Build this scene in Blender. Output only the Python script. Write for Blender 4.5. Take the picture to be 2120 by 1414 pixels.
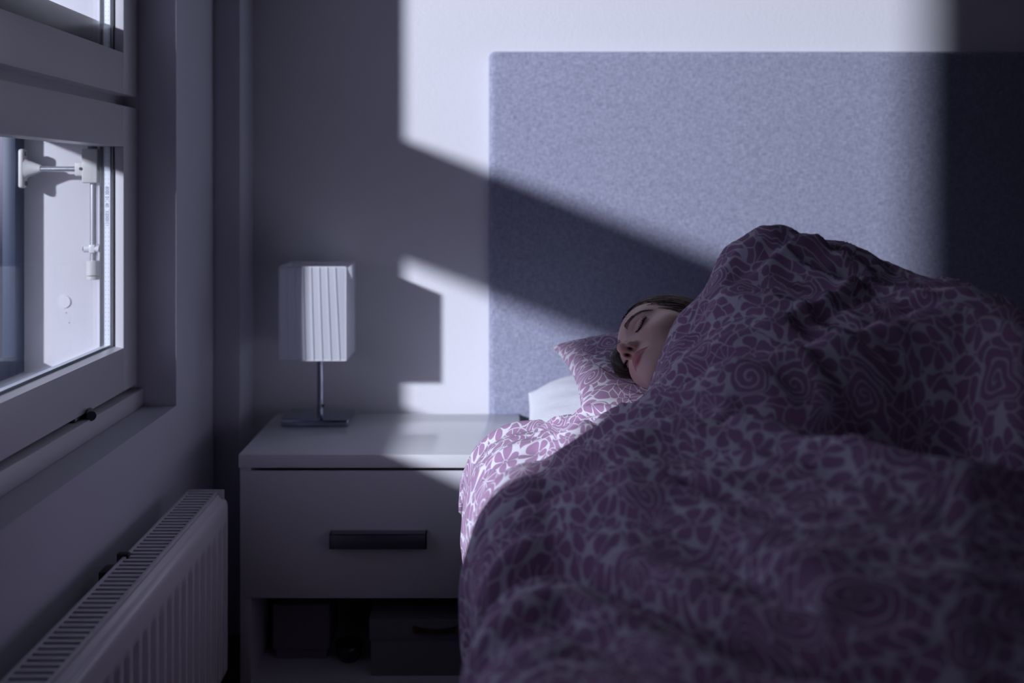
import bpy, bmesh, math, random
import numpy as np
from mathutils import Vector, Matrix

for _o in list(bpy.data.objects):
    bpy.data.objects.remove(_o)
SC = bpy.context.scene
COL = SC.collection
PI = math.pi
random.seed(7)
RNG = np.random.default_rng(11)

# ---------------------------------------------------------------- camera
FPX = 2061.0                       # focal length in pixels of the 2120 px wide frame
cam_d = bpy.data.cameras.new('camera')
cam = bpy.data.objects.new('camera', cam_d); COL.objects.link(cam)
cam_d.sensor_width = 36.0
cam_d.lens = 36.0 * FPX / 2120.0
cam_d.shift_x = 48.0 / 2120.0
cam_d.shift_y = -325.0 / 2120.0
cam_d.clip_start = 0.02
cam.location = (0, 0, 1.02)
cam.rotation_euler = (PI / 2, 0, 0)
cam_d.dof.use_dof = True
cam_d.dof.focus_distance = 1.66
cam_d.dof.aperture_fstop = 2.2
SC.camera = cam

# ---------------------------------------------------------------- sky, light, exposure
world = bpy.data.worlds.new('night_sky'); SC.world = world; world.use_nodes = True
wn = world.node_tree.nodes; wl = world.node_tree.links
# dusk sky: dark ground, a pale band above the horizon, deeper blue overhead
_tc = wn.new('ShaderNodeTexCoord'); _sp = wn.new('ShaderNodeSeparateXYZ'); _cr = wn.new('ShaderNodeValToRGB')
_mr = wn.new('ShaderNodeMapRange'); _mr.inputs[1].default_value = -1.0; _mr.inputs[2].default_value = 1.0
wl.new(_tc.outputs['Generated'], _sp.inputs[0]); wl.new(_sp.outputs[2], _mr.inputs[0]); wl.new(_mr.outputs[0], _cr.inputs[0])
_el = _cr.color_ramp.elements
_el[0].position = 0.0; _el[0].color = (0.030, 0.030, 0.045, 1)
_el[1].position = 1.0; _el[1].color = (0.16, 0.15, 0.28, 1)
for _p, _c in ((0.47, (0.045, 0.045, 0.07, 1)), (0.54, (0.54, 0.46, 0.68, 1)), (0.66, (0.66, 0.56, 0.83, 1)), (0.80, (0.30, 0.28, 0.47, 1))):
    _e = _cr.color_ramp.elements.new(_p); _e.color = _c
wl.new(_cr.outputs['Color'], wn['Background'].inputs['Color'])
wn['Background'].inputs['Strength'].default_value = 1.45
moon_d = bpy.data.lights.new('yard_lamp', 'POINT')
moon = bpy.data.objects.new('yard_lamp', moon_d); COL.objects.link(moon)
moon.location = (-10.5, -7.3, 5.0)
moon_d.energy = 15500
moon_d.color = (0.97, 0.91, 1.0)
moon_d.shadow_soft_size = 0.32
moon['kind'] = 'structure'
SC.view_settings.view_transform = 'Standard'
SC.view_settings.look = 'None'
SC.view_settings.gamma = 1.0
SC.view_settings.use_curve_mapping = False
SC.view_settings.exposure = 0.0

# ---------------------------------------------------------------- node helpers
class NT:
    def __init__(s, name):
        s.m = bpy.data.materials.new(name); s.m.use_nodes = True
        s.t = s.m.node_tree; s.n = s.t.nodes; s.l = s.t.links
        s.b = s.n['Principled BSDF']; s.out = s.n['Material Output']
    def put(s, sock, v):
        if hasattr(v, 'is_output'): s.l.new(v, sock)
        else:
            try: sock.default_value = v
            except Exception: sock.default_value = (*v, 1)
    def node(s, typ, out=0, props=None, **ins):
        nd = s.n.new(typ)
        for k, v in (props or {}).items(): setattr(nd, k, v)
        for k, v in ins.items():
            key = int(k[1:]) if k[0] == 'i' and k[1:].isdigit() else k.replace('_', ' ')
            s.put(nd.inputs[key], v)
        return nd.outputs[out]
    def math(s, op, a, b=0.0, c=0.0, clamp=False):
        nd = s.n.new('ShaderNodeMath'); nd.operation = op; nd.use_clamp = clamp
        s.put(nd.inputs[0], a)
        if len(nd.inputs) > 1: s.put(nd.inputs[1], b)
        if len(nd.inputs) > 2: s.put(nd.inputs[2], c)
        return nd.outputs[0]
    def vm(s, op, a, b=(0, 0, 0), out=0):
        nd = s.n.new('ShaderNodeVectorMath'); nd.operation = op
        s.put(nd.inputs[0], a)
        if op == 'SCALE': s.put(nd.inputs['Scale'], b)
        else: s.put(nd.inputs[1], b)
        return nd.outputs[out]
    def less(s, a, th, w):        # 1 where a < th, soft over w
        return s.math('DIVIDE', s.math('SUBTRACT', th, a), w, clamp=True) if False else \
            s.node('ShaderNodeMapRange', Value=a, From_Min=s.math('ADD', th, w), From_Max=s.math('SUBTRACT', th, w), To_Min=0.0, To_Max=1.0)
    def mix(s, f, a, b):
        nd = s.n.new('ShaderNodeMix'); nd.data_type = 'RGBA'
        s.put(nd.inputs[0], f); s.put(nd.inputs[6], a); s.put(nd.inputs[7], b)
        return nd.outputs[2]
    def bump(s, h, strength=0.3, dist=0.002):
        o = s.node('ShaderNodeBump', Height=h, Strength=strength, Distance=dist)
        s.l.new(o, s.b.inputs['Normal']); return o
    def noise(s, vec, scale, detail=2.0, rough=0.5, out=0):
        return s.node('ShaderNodeTexNoise', out, Vector=vec, Scale=scale, Detail=detail, Roughness=rough)
    def objc(s): return s.n.new('ShaderNodeTexCoord').outputs['Object']
    def uv(s): return s.n.new('ShaderNodeTexCoord').outputs['UV']
    def geo(s): return s.n.new('ShaderNodeNewGeometry').outputs['Position']

def c4(c): return (c[0], c[1], c[2], 1.0)

def paint(name, col, rough=0.5, bump=0.0, bscale=300, spec=0.5, metal=0.0, var=0.0, coat=0.0):
    t = NT(name)
    t.b.inputs['Base Color'].default_value = c4(col)
    t.b.inputs['Roughness'].default_value = rough
    t.b.inputs['Metallic'].default_value = metal
    t.b.inputs['Specular IOR Level'].default_value = spec
    if coat: t.b.inputs['Coat Weight'].default_value = coat; t.b.inputs['Coat Roughness'].default_value = 0.08
    if bump: t.bump(t.noise(t.geo(), bscale, 3.0), bump, 0.002)
    if var:
        n = t.noise(t.geo(), 5.0, 3.0)
        t.l.new(t.mix(n, c4([x * (1 - var) for x in col]), c4([min(1, x * (1 + var)) for x in col])), t.b.inputs['Base Color'])
    return t.m

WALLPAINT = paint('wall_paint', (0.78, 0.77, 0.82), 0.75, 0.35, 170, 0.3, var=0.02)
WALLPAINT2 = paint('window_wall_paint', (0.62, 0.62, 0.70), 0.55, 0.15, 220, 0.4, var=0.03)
FARPAINT = paint('far_wall_paint', (0.07, 0.068, 0.08), 0.8)
CEILPAINT = paint('ceiling_paint', (0.30, 0.30, 0.33), 0.9)
FRAMEWHITE = paint('white_frame_lacquer', (0.72, 0.71, 0.75), 0.32, 0.05, 60, 0.5)
ALU_BLUE = paint('outer_sash_coating', (0.020, 0.036, 0.080), 0.5)
CASTGREY = paint('cast_grey_hardware', (0.62, 0.61, 0.60), 0.45)
STEEL = paint('polished_steel', (0.85, 0.86, 0.90), 0.28, metal=0.85)
CHROME = paint('chrome', (0.36, 0.38, 0.46), 0.06, metal=1.0)
DARKSTEEL = paint('dark_steel', (0.10, 0.11, 0.13), 0.3, metal=0.8)
SPACER = paint('spacer_foil', (0.70, 0.74, 0.82), 0.4, metal=0.2)
RUBBER = paint('black_seal', (0.012, 0.012, 0.016), 0.6)
LACQ = paint('white_gloss_lacquer', (0.86, 0.86, 0.88), 0.14, 0.02, 25, 0.5)  # nightstand top: base lighter than the front, painting in the light it catches
LACQ_FRONT = paint('white_front_lacquer', (0.76, 0.75, 0.79), 0.38, spec=0.4)
HANDLE = paint('brushed_grey_metal', (0.20, 0.21, 0.25), 0.35, metal=0.75)
RADWHITE = paint('radiator_enamel', (0.68, 0.66, 0.71), 0.22, spec=0.5)
RADDARK = paint('radiator_inside', (0.05, 0.05, 0.06), 0.7)
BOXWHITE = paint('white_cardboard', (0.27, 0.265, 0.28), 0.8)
LEATHER = paint('brown_leather', (0.07, 0.032, 0.016), 0.45)
BRASS = paint('brass', (0.55, 0.36, 0.16), 0.3, metal=1.0)
CERAMIC = paint('dark_ceramic', (0.03, 0.03, 0.035), 0.2)
BEDGREY = paint('bed_base_fabric', (0.05, 0.052, 0.062), 0.9, 0.5, 900)
LASHM = paint('lash_black', (0.012, 0.008, 0.008), 0.6)
TEXTINK = paint('print_ink', (0.10, 0.12, 0.22), 0.6)

def fabric_headboard():
    t = NT('headboard_weave'); p = t.geo()
    a = t.noise(t.vm('MULTIPLY', p, (1, 1, 9)), 70, 3.0, 0.7)
    b = t.noise(t.vm('MULTIPLY', p, (9, 1, 1)), 70, 3.0, 0.7)
    c = t.noise(p, 420, 2.0, 0.8)
    m = t.math('ADD', t.math('MULTIPLY', a, 0.45), t.math('ADD', t.math('MULTIPLY', b, 0.45), t.math('MULTIPLY', c, 0.30)))
    m = t.node('ShaderNodeMapRange', Value=m, From_Min=0.45, From_Max=0.72, To_Min=0.0, To_Max=1.0)
    t.l.new(t.mix(m, c4((0.150, 0.165, 0.245)), c4((0.475, 0.480, 0.610))), t.b.inputs['Base Color'])
    t.b.inputs['Roughness'].default_value = 0.9
    t.b.inputs['Specular IOR Level'].default_value = 0.2
    t.bump(m, 0.5, 0.0012)
    return t.m
HEADFAB = fabric_headboard()

def sheet_mat():
    t = NT('white_cotton'); p = t.geo()
    t.b.inputs['Base Color'].default_value = (0.74, 0.75, 0.80, 1)
    t.b.inputs['Roughness'].default_value = 0.85
    t.b.inputs['Specular IOR Level'].default_value = 0.2
    t.bump(t.noise(p, 45, 4.0), 0.35, 0.004)
    return t.m
SHEET = sheet_mat()

def floral(name, seed=0.0):
    """Mauve cotton printed with white-outlined flowers, spirals and leaves."""
    t = NT(name)
    p0 = t.vm('ADD', t.uv(), (seed, seed * 0.7, 0))
    w1 = t.vm('SUBTRACT', t.noise(p0, 15.0, 1.0, out=1), (0.5, 0.5, 0.5))
    p = t.vm('ADD', p0, t.vm('MULTIPLY', w1, (0.026, 0.026, 0)))
    vd = t.n.new('ShaderNodeTexVoronoi'); vd.voronoi_dimensions = '2D'; vd.inputs['Scale'].default_value = 1 / 0.060
    vd.inputs['Randomness'].default_value = 0.62
    t.l.new(p, vd.inputs['Vector'])
    v = t.vm('SUBTRACT', p, vd.outputs['Position'])
    sp = t.n.new('ShaderNodeSeparateXYZ'); t.l.new(v, sp.inputs[0])
    x, y = sp.outputs[0], sp.outputs[1]
    r = t.math('SQRT', t.math('ADD', t.math('MULTIPLY', x, x), t.math('MULTIPLY', y, y)))
    th = t.math('ARCTAN2', y, x)
    sc = t.n.new('ShaderNodeSeparateColor'); t.l.new(vd.outputs['Color'], sc.inputs[0])
    rr, rg, rb = sc.outputs[0], sc.outputs[1], sc.outputs[2]
    # flower
    R = t.math('ADD', 0.0215, t.math('MULTIPLY', rb, 0.006))
    npet = t.math('ADD', 2.5, t.math('MULTIPLY', t.math('GREATER_THAN', rg, 0.5), 0.5))
    pc = t.math('ABSOLUTE', t.math('COSINE', t.math('ADD', t.math('MULTIPLY', th, npet), t.math('MULTIPLY', rb, 6.0))))
    pr = t.math('MULTIPLY', R, t.math('POWER', pc, 0.34))
    petal = t.less(r, pr, 0.0005)
    petal = t.math('MULTIPLY', petal, t.less(0.0046, r, 0.0004))
    petal = t.math('MULTIPLY', petal, t.less(t.math('MULTIPLY', r, -1.0), t.math('MULTIPLY', t.math('SUBTRACT', pc, 0.26), 0.6), 0.0008))
    dot = t.less(r, 0.0034, 0.0005)
    fl_purple = t.math('MAXIMUM', petal, dot)
    fl_white = t.math('SUBTRACT', 1.0, fl_purple)
    # spiral
    per = 0.0095
    ph = t.math('FRACT', t.math('ADD', t.math('DIVIDE', r, per), t.math('ADD', t.math('DIVIDE', th, 2 * PI), 0.5)))
    sw = t.math('MULTIPLY', t.less(t.math('ABSOLUTE', t.math('SUBTRACT', ph, 0.5)), 0.10, 0.04), 1.0)
    # fan of narrow leaves
    fa = t.math('ABSOLUTE', t.math('SINE', t.math('MULTIPLY', th, 5.5)))
    fan = t.less(fa, t.math('DIVIDE', 0.0036, t.math('MAXIMUM', r, 0.004)), 0.06)
    motif = t.node('ShaderNodeMix', 0, None, i0=t.math('GREATER_THAN', rr, 0.60), i2=fl_white, i3=sw)
    motif = t.node('ShaderNodeMix', 0, None, i0=t.math('GREATER_THAN', rr, 0.82), i2=motif, i3=fan)
    inside = t.less(r, t.math('MULTIPLY', R, 1.06), 0.0003)
    # filler leaves
    q = t.vm('ADD', p0, t.vm('MULTIPLY', w1, (0.05, 0.05, 0)))
    ve = t.n.new('ShaderNodeTexVoronoi'); ve.voronoi_dimensions = '2D'; ve.feature = 'DISTANCE_TO_EDGE'
    ve.inputs['Scale'].default_value = 1 / 0.0200; ve.inputs['Randomness'].default_value = 0.9
    t.l.new(q, ve.inputs['Vector'])
    fill = t.less(ve.outputs['Distance'], 0.050, 0.02)
    vf = t.n.new('ShaderNodeTexVoronoi'); vf.voronoi_dimensions = '2D'
    vf.inputs['Scale'].default_value = 1 / 0.0200; vf.inputs['Randomness'].default_value = 0.9
    t.l.new(q, vf.inputs['Vector'])
    fill = t.math('MAXIMUM', fill, t.less(0.615, vf.outputs['Distance'], 0.03))
    ring = t.less(t.math('ABSOLUTE', t.math('SUBTRACT', r, t.math('MULTIPLY', R, 1.06))), 0.0007, 0.0004)
    white = t.node('ShaderNodeMix', 0, None, i0=inside, i2=fill, i3=motif)
    white = t.math('MAXIMUM', white, ring)
    t.l.new(t.mix(white, c4((0.37, 0.225, 0.36)), c4((0.69, 0.67, 0.73))), t.b.inputs['Base Color'])
    t.b.inputs['Roughness'].default_value = 0.8
    t.b.inputs['Specular IOR Level'].default_value = 0.25
    t.b.inputs['Sheen Weight'].default_value = 0.08
    t.bump(t.noise(t.geo(), 900, 2.0), 0.15, 0.0006)
    return t.m
FLORAL = floral('floral_print_cotton', 0.0)
FLORAL2 = floral('floral_print_pillowcase', 3.3)

def glass_mat(name, tint=(0.97, 0.99, 1.0)):
    t = NT(name)
    t.n.remove(t.b)
    tr = t.n.new('ShaderNodeBsdfTransparent'); tr.inputs[0].default_value = c4(tint)
    gl = t.n.new('ShaderNodeBsdfGlossy'); gl.inputs['Roughness'].default_value = 0.0
    g = t.n.new('ShaderNodeNewGeometry')
    c = t.math('ABSOLUTE', t.vm('DOT_PRODUCT', g.outputs['Normal'], g.outputs['Incoming'], out=1))
    fr = t.math('ADD', 0.04, t.math('MULTIPLY', 0.96, t.math('POWER', t.math('SUBTRACT', 1.0, c), 5.0)))
    mx = t.n.new('ShaderNodeMixShader')
    t.l.new(fr, mx.inputs[0]); t.l.new(tr.outputs[0], mx.inputs[1]); t.l.new(gl.outputs[0], mx.inputs[2])
    t.l.new(mx.outputs[0], t.out.inputs['Surface'])
    return t.m
GLASS = glass_mat('window_glass')

def shade_mat():
    t = NT('sheer_pleated_fabric')
    t.b.inputs['Base Color'].default_value = (0.88, 0.89, 0.95, 1)
    t.b.inputs['Roughness'].default_value = 0.45
    t.b.inputs['Sheen Weight'].default_value = 0.3
    t.bump(t.noise(t.vm('MULTIPLY', t.geo(), (1, 1, 0.02)), 900, 2.0), 0.2, 0.0006)
    tl = t.n.new('ShaderNodeBsdfTranslucent'); tl.inputs[0].default_value = (0.93, 0.93, 0.97, 1)
    mx = t.n.new('ShaderNodeMixShader'); mx.inputs[0].default_value = 0.62
    t.l.new(t.b.outputs[0], mx.inputs[1]); t.l.new(tl.outputs[0], mx.inputs[2])
    t.l.new(mx.outputs[0], t.out.inputs['Surface'])
    return t.m
SHADE = shade_mat()

def floor_mat():
    t = NT('oak_laminate'); p = t.geo()
    br = t.n.new('ShaderNodeTexBrick'); br.inputs['Scale'].default_value = 1.0
    br.inputs['Brick Width'].default_value = 1.2; br.inputs['Row Height'].default_value = 0.12; br.inputs['Mortar Size'].default_value = 0.002
    t.l.new(p, br.inputs['Vector'])
    br.inputs['Color1'].default_value = (0.08, 0.055, 0.04, 1); br.inputs['Color2'].default_value = (0.11, 0.08, 0.055, 1); br.inputs['Mortar'].default_value = (0.05, 0.04, 0.03, 1)
    g = t.noise(t.vm('MULTIPLY', p, (1, 12, 1)), 9, 4.0)
    t.l.new(t.mix(t.math('MULTIPLY', g, 0.5), br.outputs['Color'], (0.12, 0.08, 0.05, 1)), t.b.inputs['Base Color'])
    t.b.inputs['Roughness'].default_value = 0.4
    return t.m
FLOORM = floor_mat()

def skin_mat():
    t = NT('skin')
    a = t.n.new('ShaderNodeAttribute'); a.attribute_name = 'tint'
    n = t.noise(t.geo(), 120, 3.0)
    col = t.mix(t.math('MULTIPLY', n, 0.25), a.outputs['Color'], t.mix(0.5, a.outputs['Color'], c4((0.55, 0.26, 0.22))))
    t.l.new(col, t.b.inputs['Base Color'])
    t.b.inputs['Roughness'].default_value = 0.48
    t.b.inputs['Specular IOR Level'].default_value = 0.4
    t.b.inputs['Subsurface Weight'].default_value = 0.12
    t.b.inputs['Subsurface Radius'].default_value = (1.0, 0.35, 0.2)
    t.b.inputs['Subsurface Scale'].default_value = 0.006
    t.bump(t.noise(t.geo(), 1400, 2.0), 0.12, 0.0004)
    return t.m
SKIN = skin_mat()

def hair_mat():
    t = NT('brown_hair')
    a = t.n.new('ShaderNodeAttribute'); a.attribute_name = 'shadev'
    t.l.new(t.mix(a.outputs['Fac'], c4((0.035, 0.019, 0.013)), c4((0.27, 0.165, 0.115))), t.b.inputs['Base Color'])
    t.b.inputs['Roughness'].default_value = 0.36
    t.b.inputs['Specular IOR Level'].default_value = 0.6
    return t.m
HAIR = hair_mat()

# ---------------------------------------------------------------- mesh helpers
def link(o, parent=None):
    COL.objects.link(o)
    if parent is not None: o.parent = parent
    return o

def mesh_obj(name, verts, faces, mat, parent=None, smooth=False, loc=None):
    me = bpy.data.meshes.new(name)
    me.from_pydata([tuple(v) for v in verts], [], [tuple(int(i) for i in f) for f in faces])
    if smooth: me.polygons.foreach_set('use_smooth', [True] * len(me.polygons))
    me.materials.append(mat)
    me.update()
    o = bpy.data.objects.new(name, me)
    link(o, parent)
    if loc is not None: o.location = loc
    return o

def bm_obj(name, bm, mat, parent=None, smooth=False):
    me = bpy.data.meshes.new(name)
    bmesh.ops.recalc_face_normals(bm, faces=bm.faces[:])
    bm.to_mesh(me); bm.free()
    if smooth: me.polygons.foreach_set('use_smooth', [True] * len(me.polygons))
    me.materials.append(mat)
    o = bpy.data.objects.new(name, me)
    return link(o, parent)

def autosmooth(o, ang=35):
    o.data.polygons.foreach_set('use_smooth', [True] * len(o.data.polygons))
    o.data.set_sharp_from_angle(angle=math.radians(ang))
    return o

def box(bm, x0, x1, y0, y1, z0, z1, bev=0.0, seg=2):
    t = bmesh.new()
    bmesh.ops.create_cube(t, size=1)
    for v in t.verts:
        v.co = Vector(((x0 + x1) / 2 + v.co.x * (x1 - x0), (y0 + y1) / 2 + v.co.y * (y1 - y0), (z0 + z1) / 2 + v.co.z * (z1 - z0)))
    if bev:
        bmesh.ops.bevel(t, geom=t.edges[:], offset=bev, segments=seg, affect='EDGES', profile=0.5)
    me = bpy.data.meshes.new('t'); t.to_mesh(me); t.free(); bm.from_mesh(me); bpy.data.meshes.remove(me)

def cyl(bm, p0, p1, r0, r1=None, seg=24, bev=0.0):
    r1 = r0 if r1 is None else r1
    p0 = Vector(p0); p1 = Vector(p1); d = p1 - p0
    t = bmesh.new()
    bmesh.ops.create_cone(t, cap_ends=True, segments=seg, radius1=r0, radius2=r1, depth=d.length)
    if bev:
        es = [e for e in t.edges if len(e.link_faces) == 2 and any(len(f.verts) > 4 for f in e.link_faces)]
        bmesh.ops.bevel(t, geom=es, offset=bev, segments=2, affect='EDGES')
    M = Matrix.Translation((p0 + p1) / 2) @ d.to_track_quat('Z', 'Y').to_matrix().to_4x4()
    bmesh.ops.transform(t, matrix=M, verts=t.verts[:])
    me = bpy.data.meshes.new('t'); t.to_mesh(me); t.free(); bm.from_mesh(me); bpy.data.meshes.remove(me)

def bobj(name, boxes, mat, parent=None, bev=0.0, seg=2):
    bm = bmesh.new()
    for b in boxes: box(bm, *b, bev, seg)
    o = bm_obj(name, bm, mat, parent)
    return autosmooth(o) if bev else o

def cobj(name, cyls, mat, parent=None):
    bm = bmesh.new()
    for c in cyls: cyl(bm, *c)
    return autosmooth(bm_obj(name, bm, mat, parent))

def tubes(paths, radii, seg=5):
    """many tubes in one vertex/face list"""
    V = []; Fc = []; tag = []
    for n, (P, R) in enumerate(zip(paths, radii)):
        P = [Vector(p) for p in P]; b0 = len(V)
        up = Vector((0.13, 0.21, 0.97))
        for i, p in enumerate(P):
            d = (P[min(i + 1, len(P) - 1)] - P[max(i - 1, 0)]).normalized()
            a = d.cross(up).normalized(); b = d.cross(a)
            r = R[i] if hasattr(R, '__len__') else R
            for k in range(seg):
                an = 2 * PI * k / seg
                V.append(p + (a * math.cos(an) + b * math.sin(an)) * r); tag.append(n)
        for i in range(len(P) - 1):
            for k in range(seg):
                k2 = (k + 1) % seg
                Fc.append((b0 + i * seg + k, b0 + i * seg + k2, b0 + (i + 1) * seg + k2, b0 + (i + 1) * seg + k))
        Fc.append(tuple(b0 + k for k in range(seg))[::-1]); Fc.append(tuple(b0 + (len(P) - 1) * seg + k for k in range(seg)))
    return V, Fc, tag

def struct(o): o['kind'] = 'structure'; return o

def tag(o, label, cat, group=None):
    o['label'] = label; o['category'] = cat
    if group: o['group'] = group
    return o

def empty(name, loc, label, cat, group=None):
    o = bpy.data.objects.new(name, None); COL.objects.link(o)
    o.location = loc; o.empty_display_size = 0.05
    return tag(o, label, cat, group)

def adopt(root, *kids):
    """parent meshes built in world coordinates to a root that stands elsewhere"""
    for k in kids:
        k.parent = root
        k.matrix_parent_inverse = Matrix.Translation(-Vector(root.location))
    return root
# ================================================================ the room
XW, YW, CEIL = -0.623, 2.38, 2.50
YR = 1.984                       # far reveal of the window opening
YN, ZS, ZT = 0.53, 0.579, 2.28   # near reveal, sill height, head height
XF, XO = -0.700, -0.905          # faces of the inner and the outer sashes
XE = -0.935                      # outside face of the wall
struct(bobj('floor', [(XE, 3.2, -2.2, YW + 0.1, -0.06, 0.0)], FLOORM))
struct(bobj('ceiling', [(XE, 3.2, -2.2, YW + 0.1, CEIL, CEIL + 0.06)], CEILPAINT))
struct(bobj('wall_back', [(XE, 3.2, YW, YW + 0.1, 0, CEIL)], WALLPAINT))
struct(bobj('wall_right', [(3.2, 3.26, -2.2, YW + 0.1, 0, CEIL)], FARPAINT))
struct(bobj('wall_front', [(XE, 3.2, -2.26, -2.2, 0, CEIL)], FARPAINT))
wl_bm = bmesh.new()
box(wl_bm, XE, XW, -2.2, YN, 0, CEIL)
box(wl_bm, XE, XW, YR, YW, 0, CEIL)
box(wl_bm, XE, XW, YN, YR, 0, ZS)
box(wl_bm, XE, XW, YN, YR, ZT, CEIL)
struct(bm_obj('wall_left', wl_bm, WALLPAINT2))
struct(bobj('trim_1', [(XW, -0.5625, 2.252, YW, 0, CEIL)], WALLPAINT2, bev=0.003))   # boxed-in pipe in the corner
struct(bobj('baseboard_back', [(-0.5625, 3.2, YW - 0.012, YW, 0, 0.07)], FRAMEWHITE, bev=0.002))

# ---- window: lining, transom, two inner sashes, two outer sashes
win = bpy.data.objects.new('window_1', None); COL.objects.link(win)
win.location = (XF, (YN + YR) / 2, ZS); struct(win)
YJ = 1.940
lining = bobj('lining', [
    (XE, -0.744, YJ, YR, ZS, ZT), (-0.744, -0.728, 1.932, YR, ZS, ZT), (-0.728, -0.7005, 1.9815, YR, ZS, ZT),
    (XE, -0.744, YN, 0.555, ZS, ZT),
    (XE, -0.745, YN, YR, ZS, 0.655), (-0.745, -0.688, YN, YR, ZS, 0.6145),
    (XE, -0.745, YN, YR, 2.20, ZT), (-0.745, XF, YN, YR, 2.235, ZT)], FRAMEWHITE, bev=0.0012)
transom = bobj('transom', [(XE + 0.005, -0.750, YN, YJ, 1.134, 1.335), (-0.750, -0.7265, YN, YJ, 1.150, 1.215)], FRAMEWHITE, bev=0.0012)
adopt(win, lining, transom)
def sash(z0, z1, zb, zt, yn):
    st = bobj('sash_frame', [(-0.745, XF, 1.9090, 1.9790, z0, z1), (-0.745, XF, 0.560, yn, z0, z1)], FRAMEWHITE, bev=0.002)
    ra = bobj('sash_rail', [(-0.745, XF, yn, 1.9085, z0, zb), (-0.745, XF, yn, 1.9085, zt, z1)], FRAMEWHITE, bev=0.002)
    gl = bobj('glass', [(-0.7235, -0.7195, yn - 0.005, 1.9110, zb - 0.004, zt + 0.004), (-0.7400, -0.7360, yn - 0.005, 1.9110, zb - 0.004, zt + 0.004)], GLASS)
    sp = bobj('spacer', [(-0.7355, -0.7240, 1.9030, 1.9095, zb - 0.002, zt + 0.002), (-0.7355, -0.7240, yn + 0.001, yn + 0.007, zb - 0.002, zt + 0.002),
                         (-0.7355, -0.7240, yn + 0.007, 1.9030, zb + 0.0006, zb + 0.007)], SPACER)
    se = bobj('seal', [(-0.7195, -0.7180, 1.9070, 1.9102, zb, zt), (-0.7420, -0.7400, 1.8980, 1.9102, zb, zt),
                       (-0.7195, -0.7180, yn, 1.9102, zb, zb + 0.003)], RUBBER)
    pf = cobj('perforation', [((-0.7268 - 0.006 * a, 1.9028, z), (-0.7268 - 0.006 * a, 1.9032, z), 0.0007, 0.0007, 6)
                              for a in (0, 1) for z in np.arange(zb + 0.01, min(zt, zb + 0.40), 0.0085)], DARKSTEEL)
    adopt(win, st, ra, gl, sp, se, pf)
    return st
s1 = sash(0.6226, 1.1715, 0.7060, 1.0926, 0.700)
s2 = sash(1.1935, 2.2300, 1.2730, 2.1500, 0.885)
# bevelled glazing bead along the lower glass
bm = bmesh.new()
P = [(-0.7005, 0.7000), (-0.7005, 0.7062), (-0.7185, 0.7100), (-0.7185, 0.7000)]
vs = [[bm.verts.new((x, y, z)) for x, z in P] for y in (0.702, 1.9096)]
for i in range(4): bm.faces.new((vs[0][i], vs[0][(i + 1) % 4], vs[1][(i + 1) % 4], vs[1][i]))
bm.faces.new(vs[0]); bm.faces.new(vs[1][::-1])
adopt(win, bm_obj('glazing_bead', bm, FRAMEWHITE))
# outer sashes
def outer(z0, z1, zb, zt):
    fr = bobj('outer_sash', [(-0.930, XO, 1.903, YJ, z0, z1), (-0.930, XO, 0.556, 0.572, z0, z1),
                             (-0.930, XO, 0.565, 1.905, z0, zb), (-0.930, XO, 0.565, 1.905, zt, z1)], ALU_BLUE, bev=0.001)
    gl = bobj('outer_glass', [(-0.921, -0.917, 0.565, 1.905, zb - 0.004, zt + 0.004)], GLASS)
    adopt(win, fr, gl)
outer(0.655, 1.134, 0.690, 1.130)
outer(1.335, 2.20, 1.341, 2.16)
# casement stay: bracket on the outer sash, arm, gas strut, clamp and cup on the far jamb
def hw(name, bm, mat): adopt(win, autosmooth(bm_obj(name, bm, mat)))
bm = bmesh.new()
box(bm, -0.898, -0.886, 1.896, 1.914, 1.013, 1.088, 0.005, 3)
vsb = []
for x, h, w in ((-0.888, 0.026, 0.009), (-0.882, 0.017, 0.008), (-0.862, 0.009, 0.006), (-0.857, 0.007, 0.006)):
    vsb.append([bm.verts.new((x, 1.905 + w * math.cos(a), 1.0505 + h * math.sin(a))) for a in np.linspace(0, 2 * PI, 16, endpoint=False)])
for a, b in zip(vsb, vsb[1:]):
    for i in range(16): bm.faces.new((a[i], a[(i + 1) % 16], b[(i + 1) % 16], b[i]))
bm.faces.new(vsb[-1]); bm.faces.new(vsb[0][::-1])
hw('stay_bracket', bm, CASTGREY)
bm = bmesh.new(); cyl(bm, (-0.886, 1.905, 1.079), (-0.884, 1.905, 1.079), 0.0045); cyl(bm, (-0.886, 1.905, 1.022), (-0.884, 1.905, 1.022), 0.0045); hw('bracket_screw', bm, DARKSTEEL)
bm = bmesh.new(); cyl(bm, (-0.860, 1.905, 1.0495), (-0.775, 1.908, 1.0495), 0.0048)
for x in np.arange(-0.857, -0.785, 0.0022): cyl(bm, (x, 1.905, 1.0495), (x + 0.0011, 1.905, 1.0495), 0.0053, seg=14)
hw('threaded_arm', bm, STEEL)
bm = bmesh.new(); box(bm, -0.790, -0.762, 1.897, 1.9385, 1.036, 1.063, 0.003, 3); box(bm, -0.776, -0.745, 1.895, 1.9385, 1.0225, 1.088, 0.003, 3); hw('stay_housing', bm, CASTGREY)
bm = bmesh.new(); cyl(bm, (-0.758, 1.905, 1.088), (-0.758, 1.905, 1.093), 0.009); cyl(bm, (-0.777, 1.8965, 1.050), (-0.777, 1.894, 1.050), 0.003); hw('housing_cap', bm, DARKSTEEL)
bm = bmesh.new(); cyl(bm, (-0.758, 1.910, 1.024), (-0.758, 1.910, 0.872), 0.0070, seg=28); hw('gas_strut', bm, STEEL)
bm = bmesh.new(); cyl(bm, (-0.774, 1.906, 0.897), (-0.745, 1.906, 0.897), 0.0068); box(bm, -0.764, -0.752, 1.899, 1.939, 0.889, 0.905, 0.002); hw('strut_clamp', bm, FRAMEWHITE)
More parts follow.
